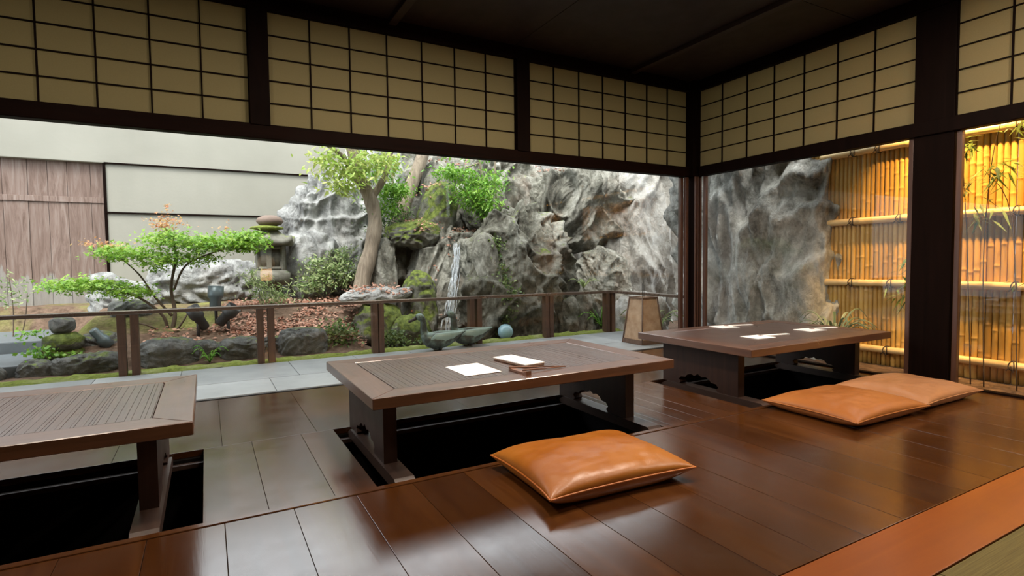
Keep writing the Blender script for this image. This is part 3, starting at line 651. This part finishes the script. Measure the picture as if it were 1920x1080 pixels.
shrub('ground_cover', 'trailing green ivy on the right side of the waterfall rock', [(3.62+.06*nz(z_, 3), hit_y(3.62+.06*nz(z_, 3), z_)-.02, z_, .09, .05, .07, 1) for z_ in [i_*.07 for i_ in range(20)]], 900, .045, L_ivy, 10, [((3.68, 7.5, .4), (3.68, 7.5, 1.3))], 'round')
shrub('ground_cover', 'low green cover behind the bronze ducks', [(2.05, 6.75, .05, .25, .12, .14, 2), (2.5, 6.7, .0, .2, .1, .10, 1)], 800, .04, L_ivy, 11, [((2.1, 6.75, -.05), (2.1, 6.75, .1))], 'round')
shrub('ground_cover', 'small leafy plants in front of the mossy stone stack', [(-1.40, 6.75, .18, .10, .08, .07, 2), (-1.15, 6.72, .13, .10, .06, .05, 1), (-1.5, 6.9, .36, .10, .06, .05, 1)], 220, .045, L_green, 12, [((-1.35, 6.75, 0), (-1.4, 6.75, .2))], 'round')
shrub('ground_cover', 'white and green ground plant at the far left deck corner', [(-1.88, 6.5, .03, .10, .06, .07, 2)], 140, .04, L_shrub, 13, [((-1.85, 6.5, -.02), (-1.88, 6.5, .05))], 'round')
shrub('shrub', 'faint thin shrub in front of the lower plank gate', [(-1.95, 8.2, .75, .20, .2, .25, 2)], 160, .05, L_shrub, 14, [((-1.95, 8.2, .1), (-1.95, 8.2, .9)), ((-1.9, 8.2, .1), (-1.8, 8.2, .7))])
def fan(name, label, c, n, L, m_, seed, wid=.02, up=.6, cat='fern', fronds=True, spread=1.0):
    t = empty(name, c, label, cat); rg = random.Random(seed)
    for i in range(n):
        a = 2*PI*i/n*spread+rg.uniform(-.2, .2) - (PI if spread < 1 else 0); l_ = L*rg.uniform(.7, 1.1); u_ = up*rg.uniform(.7, 1.2); mb = MB()
        pts = [Vector((math.cos(a)*l_*s_, math.sin(a)*l_*s_, l_*u_*math.sin(s_*2.3)+.0)) for s_ in [j/8 for j in range(9)]]
        mb.tube(pts, [.002+wid*.12]*9, seg=4)
        dd = Vector((-math.sin(a), math.cos(a), 0))
        if fronds:
            for j in range(1, 9):
                for s_ in (-1, 1):
                    p = pts[j]; e = p+dd*s_*wid*3.2*(1-j/10)+Vector((math.cos(a), math.sin(a), -.3))*wid*.8; w_ = Vector((math.cos(a), math.sin(a), 0))*wid*.45
                    vs = [mb.bm.verts.new(q_) for q_ in (p-w_, p+w_, e)]; mb.bm.faces.new(vs)
        else:
            prev = None
            for j, p in enumerate(pts):
                w_ = dd*wid*math.sin(PI*min(.98, (j+.6)/9)); cur = [mb.bm.verts.new(p-w_), mb.bm.verts.new(p+Vector((0, 0, -.004))), mb.bm.verts.new(p+w_)]
                if prev:
                    for q_ in (0, 1): mb.bm.faces.new((prev[q_], prev[q_+1], cur[q_+1], cur[q_]))
                prev = cur
        f_ = mb.build('frond', m_, t)
        f_.data.attributes['tone'].data.foreach_set('value', np.full(len(f_.data.polygons), rg.random(), dtype=np.float32))
    return t
fan('fern', 'bright green fern between border stones at the deck edge', (.0, 6.47, -.01), 9, .16, L_green, 1, .018, .9)
fan('fern', 'green fern behind the corner railing post', (5.15, 6.55, .0), 9, .40, L_green, 2, .03, .7)
fan('fern', 'green broadleaf plant on the rock above the handrail corner', (5.05, 6.85, .58), 9, .24, L_shrub, 3, .022, .6, cat='plant', fronds=False)
fan('fern', 'pale fern right of the andon lamp', (5.45, 5.75, -.08), 11, .45, L_shrub, 4, .03, .8)
fan('palm_plant', 'striped pale green fan plant at foot of the bamboo fence', (5.58, 3.30, .10), 34, .36, L_palm, 5, .014, .85, cat='plant', fronds=False)

def bamboo(label, stems, clusters, seed):
    t = empty('bamboo_plant', (0, 0, 0), label, 'bamboo', 'bamboo plants by the fence'); m = MB()
    for s_ in stems: branch(m, s_, .005, .002, 5)
    m.build('stem', M_bark2, t); rg = random.Random(seed); mb = MB()
    for (x, y, z, n, L) in clusters:
        for i in range(n):
            a = rg.uniform(0, 2*PI); e = rg.uniform(-1.0, .25); d_ = Vector((math.cos(a)*math.cos(e), math.sin(a)*math.cos(e), math.sin(e))); p = Vector((x, y, z))+Vector((rg.gauss(0, 1), rg.gauss(0, 1), rg.gauss(0, .8)))*L*.35
            l_ = L*rg.uniform(.7, 1.2); s_ = d_.cross(Vector((0, 0, 1))).normalized()*l_*.085; dr = Vector((0, 0, -l_*.15)); tn = rg.random()
            v0, v1, v2, v3, v4 = [mb.bm.verts.new(q_) for q_ in (p, p+d_*l_*.3+s_, p+d_*l_*.3-s_, p+d_*l_+dr, p+d_*l_*.35+Vector((0, 0, -.004)))]
            for f_ in ((v0, v1, v4), (v0, v4, v2), (v1, v3, v4), (v4, v3, v2)): fc = mb.bm.faces.new(f_); fc[mb.tone] = tn
    mb.build('foliage', L_bam, t); return t
bamboo('dark leafy bamboo sprays in front of the fence at right window', [[(5.7, 2.1, -.1), (5.68, 2.12, 1.0), (5.6, 2.05, 1.8), (5.55, 1.95, 2.2)], [(5.72, 2.2, -.1), (5.7, 2.25, 1.2), (5.66, 2.3, 2.1)], [(5.75, 1.9, -.1), (5.7, 1.95, 1.3), (5.6, 2.1, 1.7)]],
       [(5.6, 2.25, 1.92, 46, .13), (5.6, 2.02, 1.70, 34, .19), (5.6, 2.12, 1.38, 22, .17), (5.6, 1.90, 2.03, 20, .12), (5.6, 2.26, 1.55, 10, .12), (5.65, 1.85, .78, 8, .14), (5.65, 2.12, 1.62, 8, .14)], 1)
bamboo('green bamboo spray half hidden left of the wide pillar', [[(5.6, 2.4, -.1), (5.58, 2.45, .6), (5.55, 2.6, 1.0)]],
       [(5.55, 2.58, .80, 36, .17), (5.55, 2.55, .95, 26, .16), (5.55, 2.68, .64, 14, .13), (5.6, 2.5, 1.6, 4, .16)], 2)

# ------------------------------------------------------------------ dry leaf litter
lit = []
me_pts = [(random.uniform(.2, 2.2), random.uniform(6.75, 8.3)) for _ in range(260)]
blobs = [(x, y, gz(x, y)+.012, .09, .09, .004, 1) for (x, y) in me_pts if gz(x, y) > .0]
blobs += [(random.uniform(-.6, .3), yy, gz(0, yy)+.012, .1, .08, .004, .6) for yy in [random.uniform(6.8, 7.3) for _ in range(30)]]
lv = leaves('leaf_litter', L_dry, blobs, 5200, .045, 21, 'round', .35, droop=0); tag(lv, 'reddish brown dry leaves scattered over the soil under the trees', 'leaves', kind='stuff')
lv.data.transform(Matrix.Identity(4))

rg = random.Random(11); sp_ = []
while len(sp_) < 330:
    x, y = rg.choice(((rg.uniform(2.7, 4.0), rg.uniform(7.6, 8.9)), (rg.uniform(2.7, 4.0), rg.uniform(7.6, 8.9)), (rg.uniform(5.0, 6.6), rg.uniform(7.6, 8.6)), (rg.uniform(5.0, 6.6), rg.uniform(7.6, 8.6)), (rg.uniform(2.7, 4.0), rg.uniform(7.6, 8.9)), (rg.uniform(5.0, 6.6), rg.uniform(7.6, 8.6)), (rg.uniform(1.6, 2.4), rg.uniform(7.1, 7.5)))); z, nzv = hit_z(x, y)
    if z is not None and nzv > .45: sp_.append((x, y, z+.008, .05, .05, .006, 1))
lv = leaves('leaf_litter', L_dry, sp_, 2400, .042, 22, 'round', .45, droop=0); tag(lv, 'reddish brown dry leaves caught on the upper ledges of the rockery', 'leaves', kind='stuff')
# ------------------------------------------------------------------ stone lantern
t = empty('stone_lantern', (.80, 8.4, .48), 'old grey stone lantern with moss on its wide curved roof', 'lantern', rz=.3)
m = MB(); m.lathe([(.14, -.15), (.13, .0), (.12, .22)], 16); m.build('pedestal', M_stone, t)
m = MB(); m.lathe([(.15, .22), (.25, .27), (.26, .40), (.20, .45)], 6); m.build('platform', M_stone, t)
m = MB(); 
for a in range(6):
    an = a*PI/3; mt = Matrix.Rotation(an, 4, 'Z'); m.box((-.03, .135, .45), (.03, .185, .80), bevel=.006, mat=Matrix.Rotation(an+PI/6, 4, 'Z'))
m.lathe([(.185, .45), (.185, .50)], 6); m.lathe([(.185, .75), (.185, .80)], 6); m.lathe([(.165, .5), (.165, .75)], 6); m.build('light_chamber', M_stone, t)
bm = MB(); ring = []
segs = 36
for (rr, z, lift) in ((.12, .80, 0), (.30, .80, .035), (.325, .83, .06), (.315, .87, .075), (.22, .91, .03), (.13, 1.0, 0), (.07, 1.06, 0)):
    rw = []
    for k_ in range(segs):
        an = 2*PI*k_/segs; c6 = abs(((an*6/(2*PI)) % 1)-.5)*2; hexr = math.cos(PI/6)/math.cos(((an % (PI/3))-PI/6)); rw.append(bm.bm.verts.new((rr*hexr*math.cos(an), rr*hexr*math.sin(an), z+lift*c6**3)))
    ring.append(rw)
for a, b_ in zip(ring, ring[1:]):
    for k_ in range(segs): f_ = bm.bm.faces.new((a[k_], a[(k_+1) % segs], b_[(k_+1) % segs], b_[k_])); f_.smooth = True
bm.bm.faces.new(ring[0][::-1]); bm.bm.faces.new(ring[-1])
bm.build('roof', M_stone, t)
m = MB(); m.lathe([(.10, 1.02), (.20, 1.04), (.19, 1.07), (.08, 1.09)], 14, center=(-.04, 0, 0)); m.build('moss_cap', M_moss, t)
m = MB(); m.lathe([(.05, 1.08), (.13, 1.10), (.165, 1.15), (.14, 1.20), (.07, 1.235), (.01, 1.24)], 20); m.build('finial', M_finial, t)
t.scale = (1.1, 1.1, .97)

# ------------------------------------------------------------------ garden spotlights
def spot(label, loc, tilt, az, L, r, m_):
    t = empty('garden_spotlight', loc, label, 'spotlight', 'garden spotlights'); mt = Matrix.Rotation(az, 4, 'Z')@Matrix.Rotation(tilt, 4, 'Y')
    g0 = gz(loc[0], loc[1])-loc[2]
    m = MB(); m.lathe([(r*.55, -L*.62), (r*.7, -L*.55), (r*.72, -L*.1), (r*.95, 0), (r, L*.1), (r, L*.5), (r*.86, L*.5), (r*.82, L*.2), (r*.1, L*.18)], 20, mat=mt); ho_ = m.build('housing', m_, t)
    m = MB(); m.tube([(0, 0, g0-.03), (0, 0, -.0)], .018, 8); m.build('stake', M_spotd, t)
    m = MB(); m.lathe([(r*.80, L*.21), (r*.80, L*.24)], 20, mat=mt); m.build('lens', M_lens, ho_)
spot('nearly black garden spotlight tilted left, leftmost of the three', (-.10, 7.1, .42), 2.6+3.14, .5, .26, .075, M_spotd)
spot('upright grey garden spotlight standing behind the other two', (.085, 7.35, .62), .12, 1, .26, .085, M_spot)
spot('dark grey garden spotlight tilted right, rightmost of the three', (.20, 7.1, .43), .75, -.4, .24, .08, M_spotd)
spot('grey spotlight lying low beside the mossy stone stack', (-.96, 6.95, .26), 2.5, .4, .20, .06, M_spot)

# ------------------------------------------------------------------ blue float
m = MB(); m.lathe([(.105*math.sin(a), -.105*math.cos(a)) for a in [.05+PI*.97*i/16 for i in range(17)]], 28); o = m.build('glass_ball', M_ball); o.location = (3.52, 6.55, .05)
tag(o, 'pale blue glass ball on the moss right of the ducks', 'ball')

# ------------------------------------------------------------------ ducks
def duck(label, loc, rz, s=1.0):
    t = empty('bronze_duck', loc, label, 'duck statue', 'pair of bronze ducks', rz=rz)
    bm = MB()
    # body: spine from tail to breast (facing -x)
    sec = [(.250, .165, .004, .003), (.20, .145, .03, .012), (.15, .122, .055, .036), (.08, .104, .078, .064), (.01, .095, .09, .078), (-.06, .096, .09, .080), (-.12, .108, .076, .068), (-.160, .125, .048, .045), (-.178, .135, .012, .012)]
    rings = []
    for (x, z, ry, rz_) in sec:
        rings.append([bm.bm.verts.new((x, ry*math.cos(2*PI*k_/20), z+rz_*math.sin(2*PI*k_/20))) for k_ in range(20)])
    for a, b_ in zip(rings, rings[1:]):
        for k_ in range(20): bm.bm.faces.new((a[k_], a[(k_+1) % 20], b_[(k_+1) % 20], b_[k_]))
    bm.bm.faces.new(rings[0]); bm.bm.faces.new(rings[-1][::-1])
    q = bez([(-.10, 0, .12), (-.142, 0, .17), (-.150, 0, .24), (-.158, 0, .295), (-.185, 0, .315), (-.215, 0, .305)], 5)
    n_ = len(q); rad = [float(np.interp(i/(n_-1), [0, .25, .5, .62, .78, .92, 1], [.05, .034, .027, .029, .037, .030, .014])) for i in range(n_)]
    bm.tube(q, rad, 14)
    o = bm.build('body', M_bronze, t, True); r_ = o.modifiers.new('r', 'REMESH'); r_.mode = 'VOXEL'; r_.voxel_size = .006; r_.use_smooth_shade = True
    s_ = o.modifiers.new('s', 'SMOOTH'); s_.iterations = 4
    m = MB(); m.tube([(-.215, 0, .306), (-.24, 0, .292), (-.275, 0, .278), (-.285, 0, .276)], [.018, .014, .012, .005], 10, flat=1.0); m.build('bill', M_dbronze, o)
    for sd_ in (-1, 1):
        m = MB(); rr = []
        for (x, z, h_) in ((-.10, .115, .012), (-.05, .122, .045), (.03, .122, .05), (.11, .135, .035), (.18, .153, .016), (.235, .170, .004)):
            yb = sd_*float(np.interp(x, [-.12, 0, .1, .23], [.072, .088, .070, .012])); rr.append([m.bm.verts.new((x, yb-sd_*.01+sd_*.016*math.cos(a)*1.0, z+h_*math.sin(a))) for a in [2*PI*k_/12 for k_ in range(12)]])
        for a, b_ in zip(rr, rr[1:]):
            for k_ in range(12): m.bm.faces.new((a[k_], a[(k_+1) % 12], b_[(k_+1) % 12], b_[k_])).smooth = True
        m.bm.faces.new(rr[0]); m.bm.faces.new(rr[-1]); m.build('wing', M_patina, t)
        m = MB(); m.tube([(.0, sd_*.03, .05), (.005, sd_*.032, .03), (.0, sd_*.033, .004)], [.012, .009, .008], 8); m.box((-.05, sd_*.033-.02, 0), (.015, sd_*.033+.02, .007), bevel=.003); m.build('leg', M_dbronze, t)
        m = MB(); m.lathe([(.004*math.sin(a)+.0001, -.004*math.cos(a)) for a in [PI*i/6 for i in range(7)]], 8, center=(-.192, sd_*.033, .322)); m.build('eye', M_black, o)
    t.scale = (s, s, s); return t
duck('green bronze duck statue at the front, nearest the camera', (2.30, 5.86, -.004), -.12, 1.25)
duck('green bronze duck statue at the back, partly behind the other', (2.72, 5.98, -.004), -.10, 1.25)

# ------------------------------------------------------------------ andon lamp outside
t = empty('andon_lamp', (4.62, 5.06, -.004), 'tapered wooden floor lamp with brown paper sides on the deck by the corner post', 'lamp')
hb, ht_, H_ = .175, .115, .56
def quad(m, a, b_, th=.006):
    pass
m = MB()
for sx in (-1, 1):
    for sy in (-1, 1): m.tube([(sx*hb, sy*hb, 0), (sx*ht_, sy*ht_, H_)], .009, 6)
for (z) in (.045, H_-.01):
    h_ = hb+(ht_-hb)*z/H_
    for s_ in (-1, 1): m.box((-h_, s_*h_-.008, z-.01), (h_, s_*h_+.008, z+.01)); m.box((s_*h_-.008, -h_, z-.01), (s_*h_+.008, h_, z+.01))
m.build('frame', M_lampw, t)
m = MB(); a_, b2 = hb-.012, ht_-.006
vb = [m.bm.verts.new((sx*a_, sy*a_, .04)) for sx, sy in ((-1, -1), (1, -1), (1, 1), (-1, 1))]; vt = [m.bm.verts.new((sx*b2, sy*b2, H_-.01)) for sx, sy in ((-1, -1), (1, -1), (1, 1), (-1, 1))]
for k_ in range(4): m.bm.faces.new((vb[k_], vb[(k_+1) % 4], vt[(k_+1) % 4], vt[k_]))
m.bm.faces.new(vb[::-1]); m.bm.faces.new(vt); m.build('paper_shade', M_lpaper, t)
m = MB(); m.box((-hb-.004, -hb-.004, 0), (hb+.004, hb+.004, .04), bevel=.005); m.build('base', M_lampw, t)
m = MB(); m.tube([(-.015, 0, H_-.02), (-.012, 0, H_+.16)], .003, 5); m.tube([(.012, 0, H_-.02), (.008, 0, H_+.22)], .003, 5); m.build('handle', M_black, t)

# ------------------------------------------------------------------ bamboo fence
FX = 6.02; fe = empty('bamboo_fence', (FX, 0, -.12), 'tall bamboo pole fence lit amber behind the right-hand windows', 'fence')
m = MB(); y = -2.2; rg = random.Random(5)
while y < 4.0:
    r_ = rg.uniform(.022, .027); zt = 2.42; nodes = [0.]; z = rg.uniform(.05, .3)
    while z < zt-.05: nodes.append(z); z += rg.uniform(.25, .38)
    nodes.append(zt); pts = []; rad = []
    for i, z in enumerate(nodes):
        if 0 < i < len(nodes)-1: pts += [(0, y, z+q_) for q_ in (-.03, -.011, -.004, .004, .011, .03)]; rad += [r_, r_, r_*1.09, r_*1.09, r_, r_]
        else: pts.append((0, y, z)); rad.append(r_)
    m.tube(pts, rad, 8, tone=rg.random()); y += r_*1.93
m.build('pole_panel', M_bamboo, fe)
for z in (2.215, 1.50, .86, .185):
    m = MB(); pts = []; rad = []; y = -2.2
    while y < 4.0: pts += [(-.055, y, z+.004*math.sin(y*3)), (-.055, y+.01, z+.004*math.sin(y*3)), (-.055, y+.02, z+.004*math.sin(y*3))]; rad += [.034, .038, .034]; y += .42
    m.tube(pts, rad, 12); ra_ = m.build('rail', M_brail, fe)
    for yy in (3.35, 2.9+(z*37 % .25), 2.0, 1.2):
        m = MB()
        for a in range(2): q_ = [(-.055+.042*math.cos(k_*PI/6), yy+(-1)**a*.02*math.cos(k_*PI/6), z+.042*math.sin(k_*PI/6)) for k_ in range(13)]; m.tube(q_, .004, 5)
        m.tube([(-.1, yy, z), (-.11, yy+.03, z-.04)], .004, 5); m.tube([(-.1, yy, z), (-.11, yy-.02, z-.05)], .004, 5)
        m.build('rope_tie', M_rope, ra_)
for i, (y, e) in enumerate(((2.45, 34), (1.5, 32), (.5, 30))):
    t = empty('eave_downlight', (5.50, y, CE+.04), ['small eave downlight over the fence above the corner window', 'small eave downlight over the fence beside the pillar', 'small eave downlight over the fence, furthest from the corner'][i], 'light', 'eave downlights')
    m = MB(); m.lathe([(.05, -.14), (.06, -.13), (.06, -.0), (.03, .0)], 16); m.build('housing', M_black, t)
    light('downlight_glow', 'SPOT', (5.50, y, CE-.115), (6.02, y-.05, 1.75), e*15, (1, .56, .17), spot_size=1.45, spot_blend=.9, shadow_soft_size=.04)

# ------------------------------------------------------------------ low tables
def low_table(x0, x1, y0, y1, legs, label, ribbed=True):
    t = empty('low_table', ((x0+x1)/2, (y0+y1)/2, -.045), label, 'table', 'low tables over the floor pits'); cx, cy = (x0+x1)/2, (y0+y1)/2
    a, b_ = (x1-x0)/2, (y1-y0)/2; rim = .145; Z0, Z1 = .375, .43
    for s_ in (-1, 1):
        m = MB(); m.prism([(-a, s_*b_), (a, s_*b_), (a-rim, s_*(b_-rim)), (-a+rim, s_*(b_-rim))][::s_], 'z', Z0, Z1); bmesh.ops.bevel(m.bm, geom=[e for e in m.bm.edges], offset=.003, segments=1, affect='EDGES'); m.build('rim_board', M_table, t)
        m = MB(); m.prism([(s_*a, b_), (s_*a, -b_), (s_*(a-rim), -b_+rim), (s_*(a-rim), b_-rim)][::s_], 'z', Z0, Z1); bmesh.ops.bevel(m.bm, geom=[e for e in m.bm.edges], offset=.003, segments=1, affect='EDGES'); m.build('rim_board', M_tabley, t)
    m = MB(); m.box((-a+rim+.004, -b_+rim+.004, Z0+.005), (a-rim-.004, b_-rim-.004, Z1-.006)); rg = random.Random(4); x = -a+rim+.006
    if not ribbed: m.box((-a+rim+.005, -b_+rim+.005, Z1-.006), (a-rim-.005, b_-rim-.005, Z1-.0015), bevel=.001); x = a
    while x < a-rim-.02:
        ww = rg.choice([.012, .016, .022, .03]); ww = min(ww, a-rim-.006-x); m.box((x, -b_+rim+.005, Z1-.006), (x+ww-.0015, b_-rim-.005, Z1-.001-.001*rg.random()), tone=rg.random()); x += ww
    m.build('inlay_panel', M_panel, t)
    for lx in legs:
        lx -= cx
        o = [(-.37, .05), (-.37, .375), (.37, .375), (.37, .05), (.24, .05), (.22, .075), (.245, .11), (.215, .145), (.16, .15), (.135, .185), (.09, .205), (.045, .19), (0, .225), (-.045, .19), (-.09, .205), (-.135, .185), (-.16, .15), (-.215, .145), (-.245, .11), (-.22, .075), (-.24, .05)]
        o = [(a*.8, .05+(z-.05)*.62) if abs(a) < .3 else (a, z) for a, z in o]
        m = MB(); m.prism(o, 'x', lx-.034, lx+.034); m.build('leg', M_leg, t)
        m = MB(); m.prism([(-.50, 0), (-.50, .025), (-.44, .055), (.44, .055), (.50, .025), (.50, 0)], 'x', lx-.048, lx+.048); m.build('skid', M_skid, t).location = (0, 2.885-cy, -.004)
    m = MB(); m.box((legs[0]-cx+.03, -.02, .30), (legs[1]-cx-.03, .02, .35), bevel=.003); m.build('stretcher', M_leg, t)
    return t
low_table(.64, 2.507, 2.47, 3.575, (.77, 2.31), 'dark low wooden table in the middle with papers and chopsticks on its ribbed top')
low_table(3.2, 4.945, 2.45, 3.57, (3.34, 4.80), 'dark low wooden table by the corner post with three napkin settings', False)
low_table(-1.935, -.065, 2.487, 3.56, (-1.76, -.235), 'empty low wooden table at the left edge with reddish ribbed inlay')

# ------------------------------------------------------------------ things on the tables
ZT = .385
def sheet(name, label, cat, pts, th=.002, m_=M_white, group=None, z=ZT+.0005, parts=None):
    cx = sum(p[0] for p in pts)/len(pts); cy = sum(p[1] for p in pts)/len(pts)
    m = MB(); m.prism([(p[0]-cx, p[1]-cy) for p in pts], 'z', 0, th); o = m.build(name, m_); o.location = (cx, cy, z); return tag(o, label, cat, group)
sheet('menu_sheet', 'single white paper sheet lying on the ribbed panel of the middle table', 'paper', [(1.205, 2.69), (1.426, 2.702), (1.42, 3.01), (1.204, 2.989)])
t = empty('folded_booklet', (1.645, 2.90, ZT), 'white topped folded booklet with brown edges on the middle table', 'booklet', rz=.13)
m = MB(); m.box((-.07, -.165, 0), (.07, .165, .012), bevel=.003); m.build('pages', M_cream, t)
m = MB(); m.box((-.072, -.167, .012), (.072, .167, .019), bevel=.002); m.build('cover', M_white, t)
m = MB(); m.tube([(0, -.11, .0195), (.012, -.04, .0195), (-.01, .02, .0195), (.012, .09, .0195)], .0018, 4, flat=.3); m.build('ink_mark', plain('ink_grey', (.35, .38, .45), .7), t)
t = empty('chopstick_rest', (1.50, 2.63, ZT), 'small dark wooden chopstick rest beside the booklet', 'chopstick rest')
m = MB(); m.prism([(-.09, 0), (.09, 0), (.09, .022), (.06, .012), (-.06, .012), (-.09, .022)], 'y', -.016, .016); m.build('block', M_chop, t).rotation_euler.z = 1.63
for i, (a, b_) in enumerate((((1.475, 2.71, ZT+.018), (1.80, 2.625, ZT+.006)), ((1.50, 2.60, ZT+.018), (1.80, 2.615, ZT+.006)))):
    m = MB(); d_ = Vector(b_)-Vector(a); m.tube([(0, 0, 0), d_*.5, d_], [.0045, .004, .0025], 8); o = m.build('chopstick', M_chop); o.location = a
    tag(o, ['chopstick resting on the wooden rest, further from the table edge', 'chopstick resting on the wooden rest, nearer the table edge'][i], 'chopstick', 'chopsticks on the middle table')
for i, (x, y, rz, w_) in enumerate(((4.09, 3.42, -.12, 'at the back left of the corner table'), (3.77, 2.83, -.05, 'at the front left of the corner table'), (4.50, 2.87, -.05, 'at the right of the corner table'))):
    n_ = empty('paper_napkin', (x, y, ZT), 'white square paper napkin '+w_, 'napkin', 'napkins on the corner table', rz=rz)
    m = MB(); m.box((-.10, -.085, 0), (.10, .085, .0025)); m.build('sheet', M_white, n_); m = MB(); m.box((-.10, -.085, .0025), (.03, .08, .004)); m.build('fold', M_white, n_)
    c_ = empty('chopstick_sleeve', (x+.21, y+.0, ZT), 'white paper chopstick sleeve lying beside the napkin '+w_, 'chopstick sleeve', 'chopstick sleeves on the corner table', rz=rz-1.7)
    m = MB(); m.box((-.02, -.13, 0), (.02, .13, .006), bevel=.001); m.build('sleeve', M_white, c_)
    m = MB(); m.box((-.014, -.16, .001), (.014, -.13, .005)); m.build('chopstick_ends', M_chop, c_)

# ------------------------------------------------------------------ cushions
def cushion(label, c, a, b_, th, rz, m_, seed, tilt=0, sag=0):
    t = empty('floor_cushion', c, label, 'cushion', 'leather floor cushions', rz=rz); t.rotation_euler.y = tilt
    N = 56; m = MB(); V = {}
    def P(u, v, top):
        e = (1-abs(u)**3.2)*(1-abs(v)**3.2); e = max(0, e)**.42
        pin = 1-.045*(1-v*v)*(abs(u)**2); pin2 = 1-.045*(1-u*u)*(abs(v)**2)
        cr = 1+.03*(abs(u*v))**6
        x, y = u*a*pin*cr, v*b_*pin2*cr
        w_ = .006*nz(u*2.5, v*2.5, 0, seed)+.004*nz(u*7, v*7, 0, seed)*e
        cw = .006*math.sin((u+v)*9+seed)*(abs(u*v)**3)
        z = th*.42+(th*.58*e*(1+.10*nz(u*1.5, v*1.5, 1, seed))+w_*e*1.4+cw*e if top else -th*.42*min(1, e*1.6)+0)
        return Vector((x, y, max(z, 0)))
    for top in (1, 0):
        for i in range(N+1):
            for j in range(N+1):
                # cosine-ish spacing to resolve the edges
                u = math.sin((i/N-.5)*PI); v = math.sin((j/N-.5)*PI)
                edge = i in (0, N) or j in (0, N)
                if not top and edge: V[(0, i, j)] = V[(1, i, j)]; continue
                V[(top, i, j)] = m.bm.verts.new(P(u, v, top))
    for top in (1, 0):
        for i in range(N):
            for j in range(N):
                q_ = [V[(top, i, j)], V[(top, i+1, j)], V[(top, i+1, j+1)], V[(top, i, j+1)]]
                m.bm.faces.new(q_ if top else q_[::-1]).smooth = True
    cv_ = m.build('cover', m_, t, True)
    pts = []
    for (i0, j0, i1, j1) in ((0, 0, N, 0), (N, 0, N, N), (N, N, 0, N), (0, N, 0, 0)):
        for s_ in range(N):
            i = i0+(i1-i0)*s_/N; j = j0+(j1-j0)*s_/N; u = math.sin((i/N-.5)*PI); v = math.sin((j/N-.5)*PI); p = P(u, v, 1); pts.append(p*1.002+Vector((0, 0, .001)))
    pts.append(pts[0]); keep = [pts[0]]
    for p in pts[1:]:
        if (p-keep[-1]).length > .008: keep.append(p)
    pm_ = MB(); pm_.tube(keep, .0045, 6); pm_.build('piping', M_pipe if m_ is M_leath else m_, cv_)
    return t
cushion('bright tan leather floor cushion in front of the middle table', (1.545, 2.055, .002), .37, .28, .135, -.05, M_leath, 1)
cushion('tan leather floor cushion in front of the corner table, nearer the camera', (3.62, 2.07, .002), .38, .305, .115, -.02, M_leath2, 2)
cushion('faded brown leather floor cushion nearest the wide pillar', (4.40, 2.08, .002), .37, .305, .115, .0, M_leath3, 3)

# ------------------------------------------------------------------ room lamps out of view
def paper_lamp(label, loc, r, h, energy, stand=True):
    t = empty('paper_lantern', loc, label, 'lamp', 'paper lanterns in the room')
    m = MB(); m.lathe([(r*.8, 0), (r, h*.2), (r, h*.8), (r*.8, h)], 24); m.build('shade', M_glow, t)
    m = MB(); m.lathe([(r*.86, -.02), (r*.86, 0)], 24); m.lathe([(r*.86, h), (r*.86, h+.02)], 24); m.build('ring', M_dark, t)
    if stand: m = MB(); m.tube([(0, 0, -loc[2]+.0), (0, 0, -.02)], .015, 8); m.lathe([(.12, -loc[2]), (.12, -loc[2]+.02)], 20); m.build('stand', M_dark, t)
    else: m = MB(); m.tube([(0, 0, h+.02), (0, 0, CE-loc[2]-.002)], .006, 6); m.build('cord', M_black, t)
    light('lantern_glow', 'POINT', (loc[0], loc[1], loc[2]-.12 if not stand else loc[2]+h+.1), (loc[0], loc[1], 0), energy, (1, .60, .28), shadow_soft_size=.15)
for i, (x, y, e) in enumerate(((2.9, 2.0, 62), (1.3, 2.7, 46), (4.1, .6, 40), (-.9, 2.3, 36))):  # unseen fixtures added to brighten tables and floor without lighting the ceiling
    t = empty('added_ceiling_light', (x, y, CE-.06), 'unseen added ceiling downlight, '+['above the tan cushion', 'above the middle low table', 'nearest the right wall', 'above the left low table'][i], 'light', 'added ceiling downlights')
    m = MB(); m.lathe([(.17, 0), (.19, .005), (.19, .058), (.1, .058)], 24); m.build('housing', M_black, t)
    light('room_fill_panel', 'AREA', (x, y, CE-.07), (x, y, 0), e, (1, .84, .68), shape='DISK', size=.34)
paper_lamp('standing amber paper lantern on the tatami', (.95, -1.6, .70), .10, .22, 1.2, True)
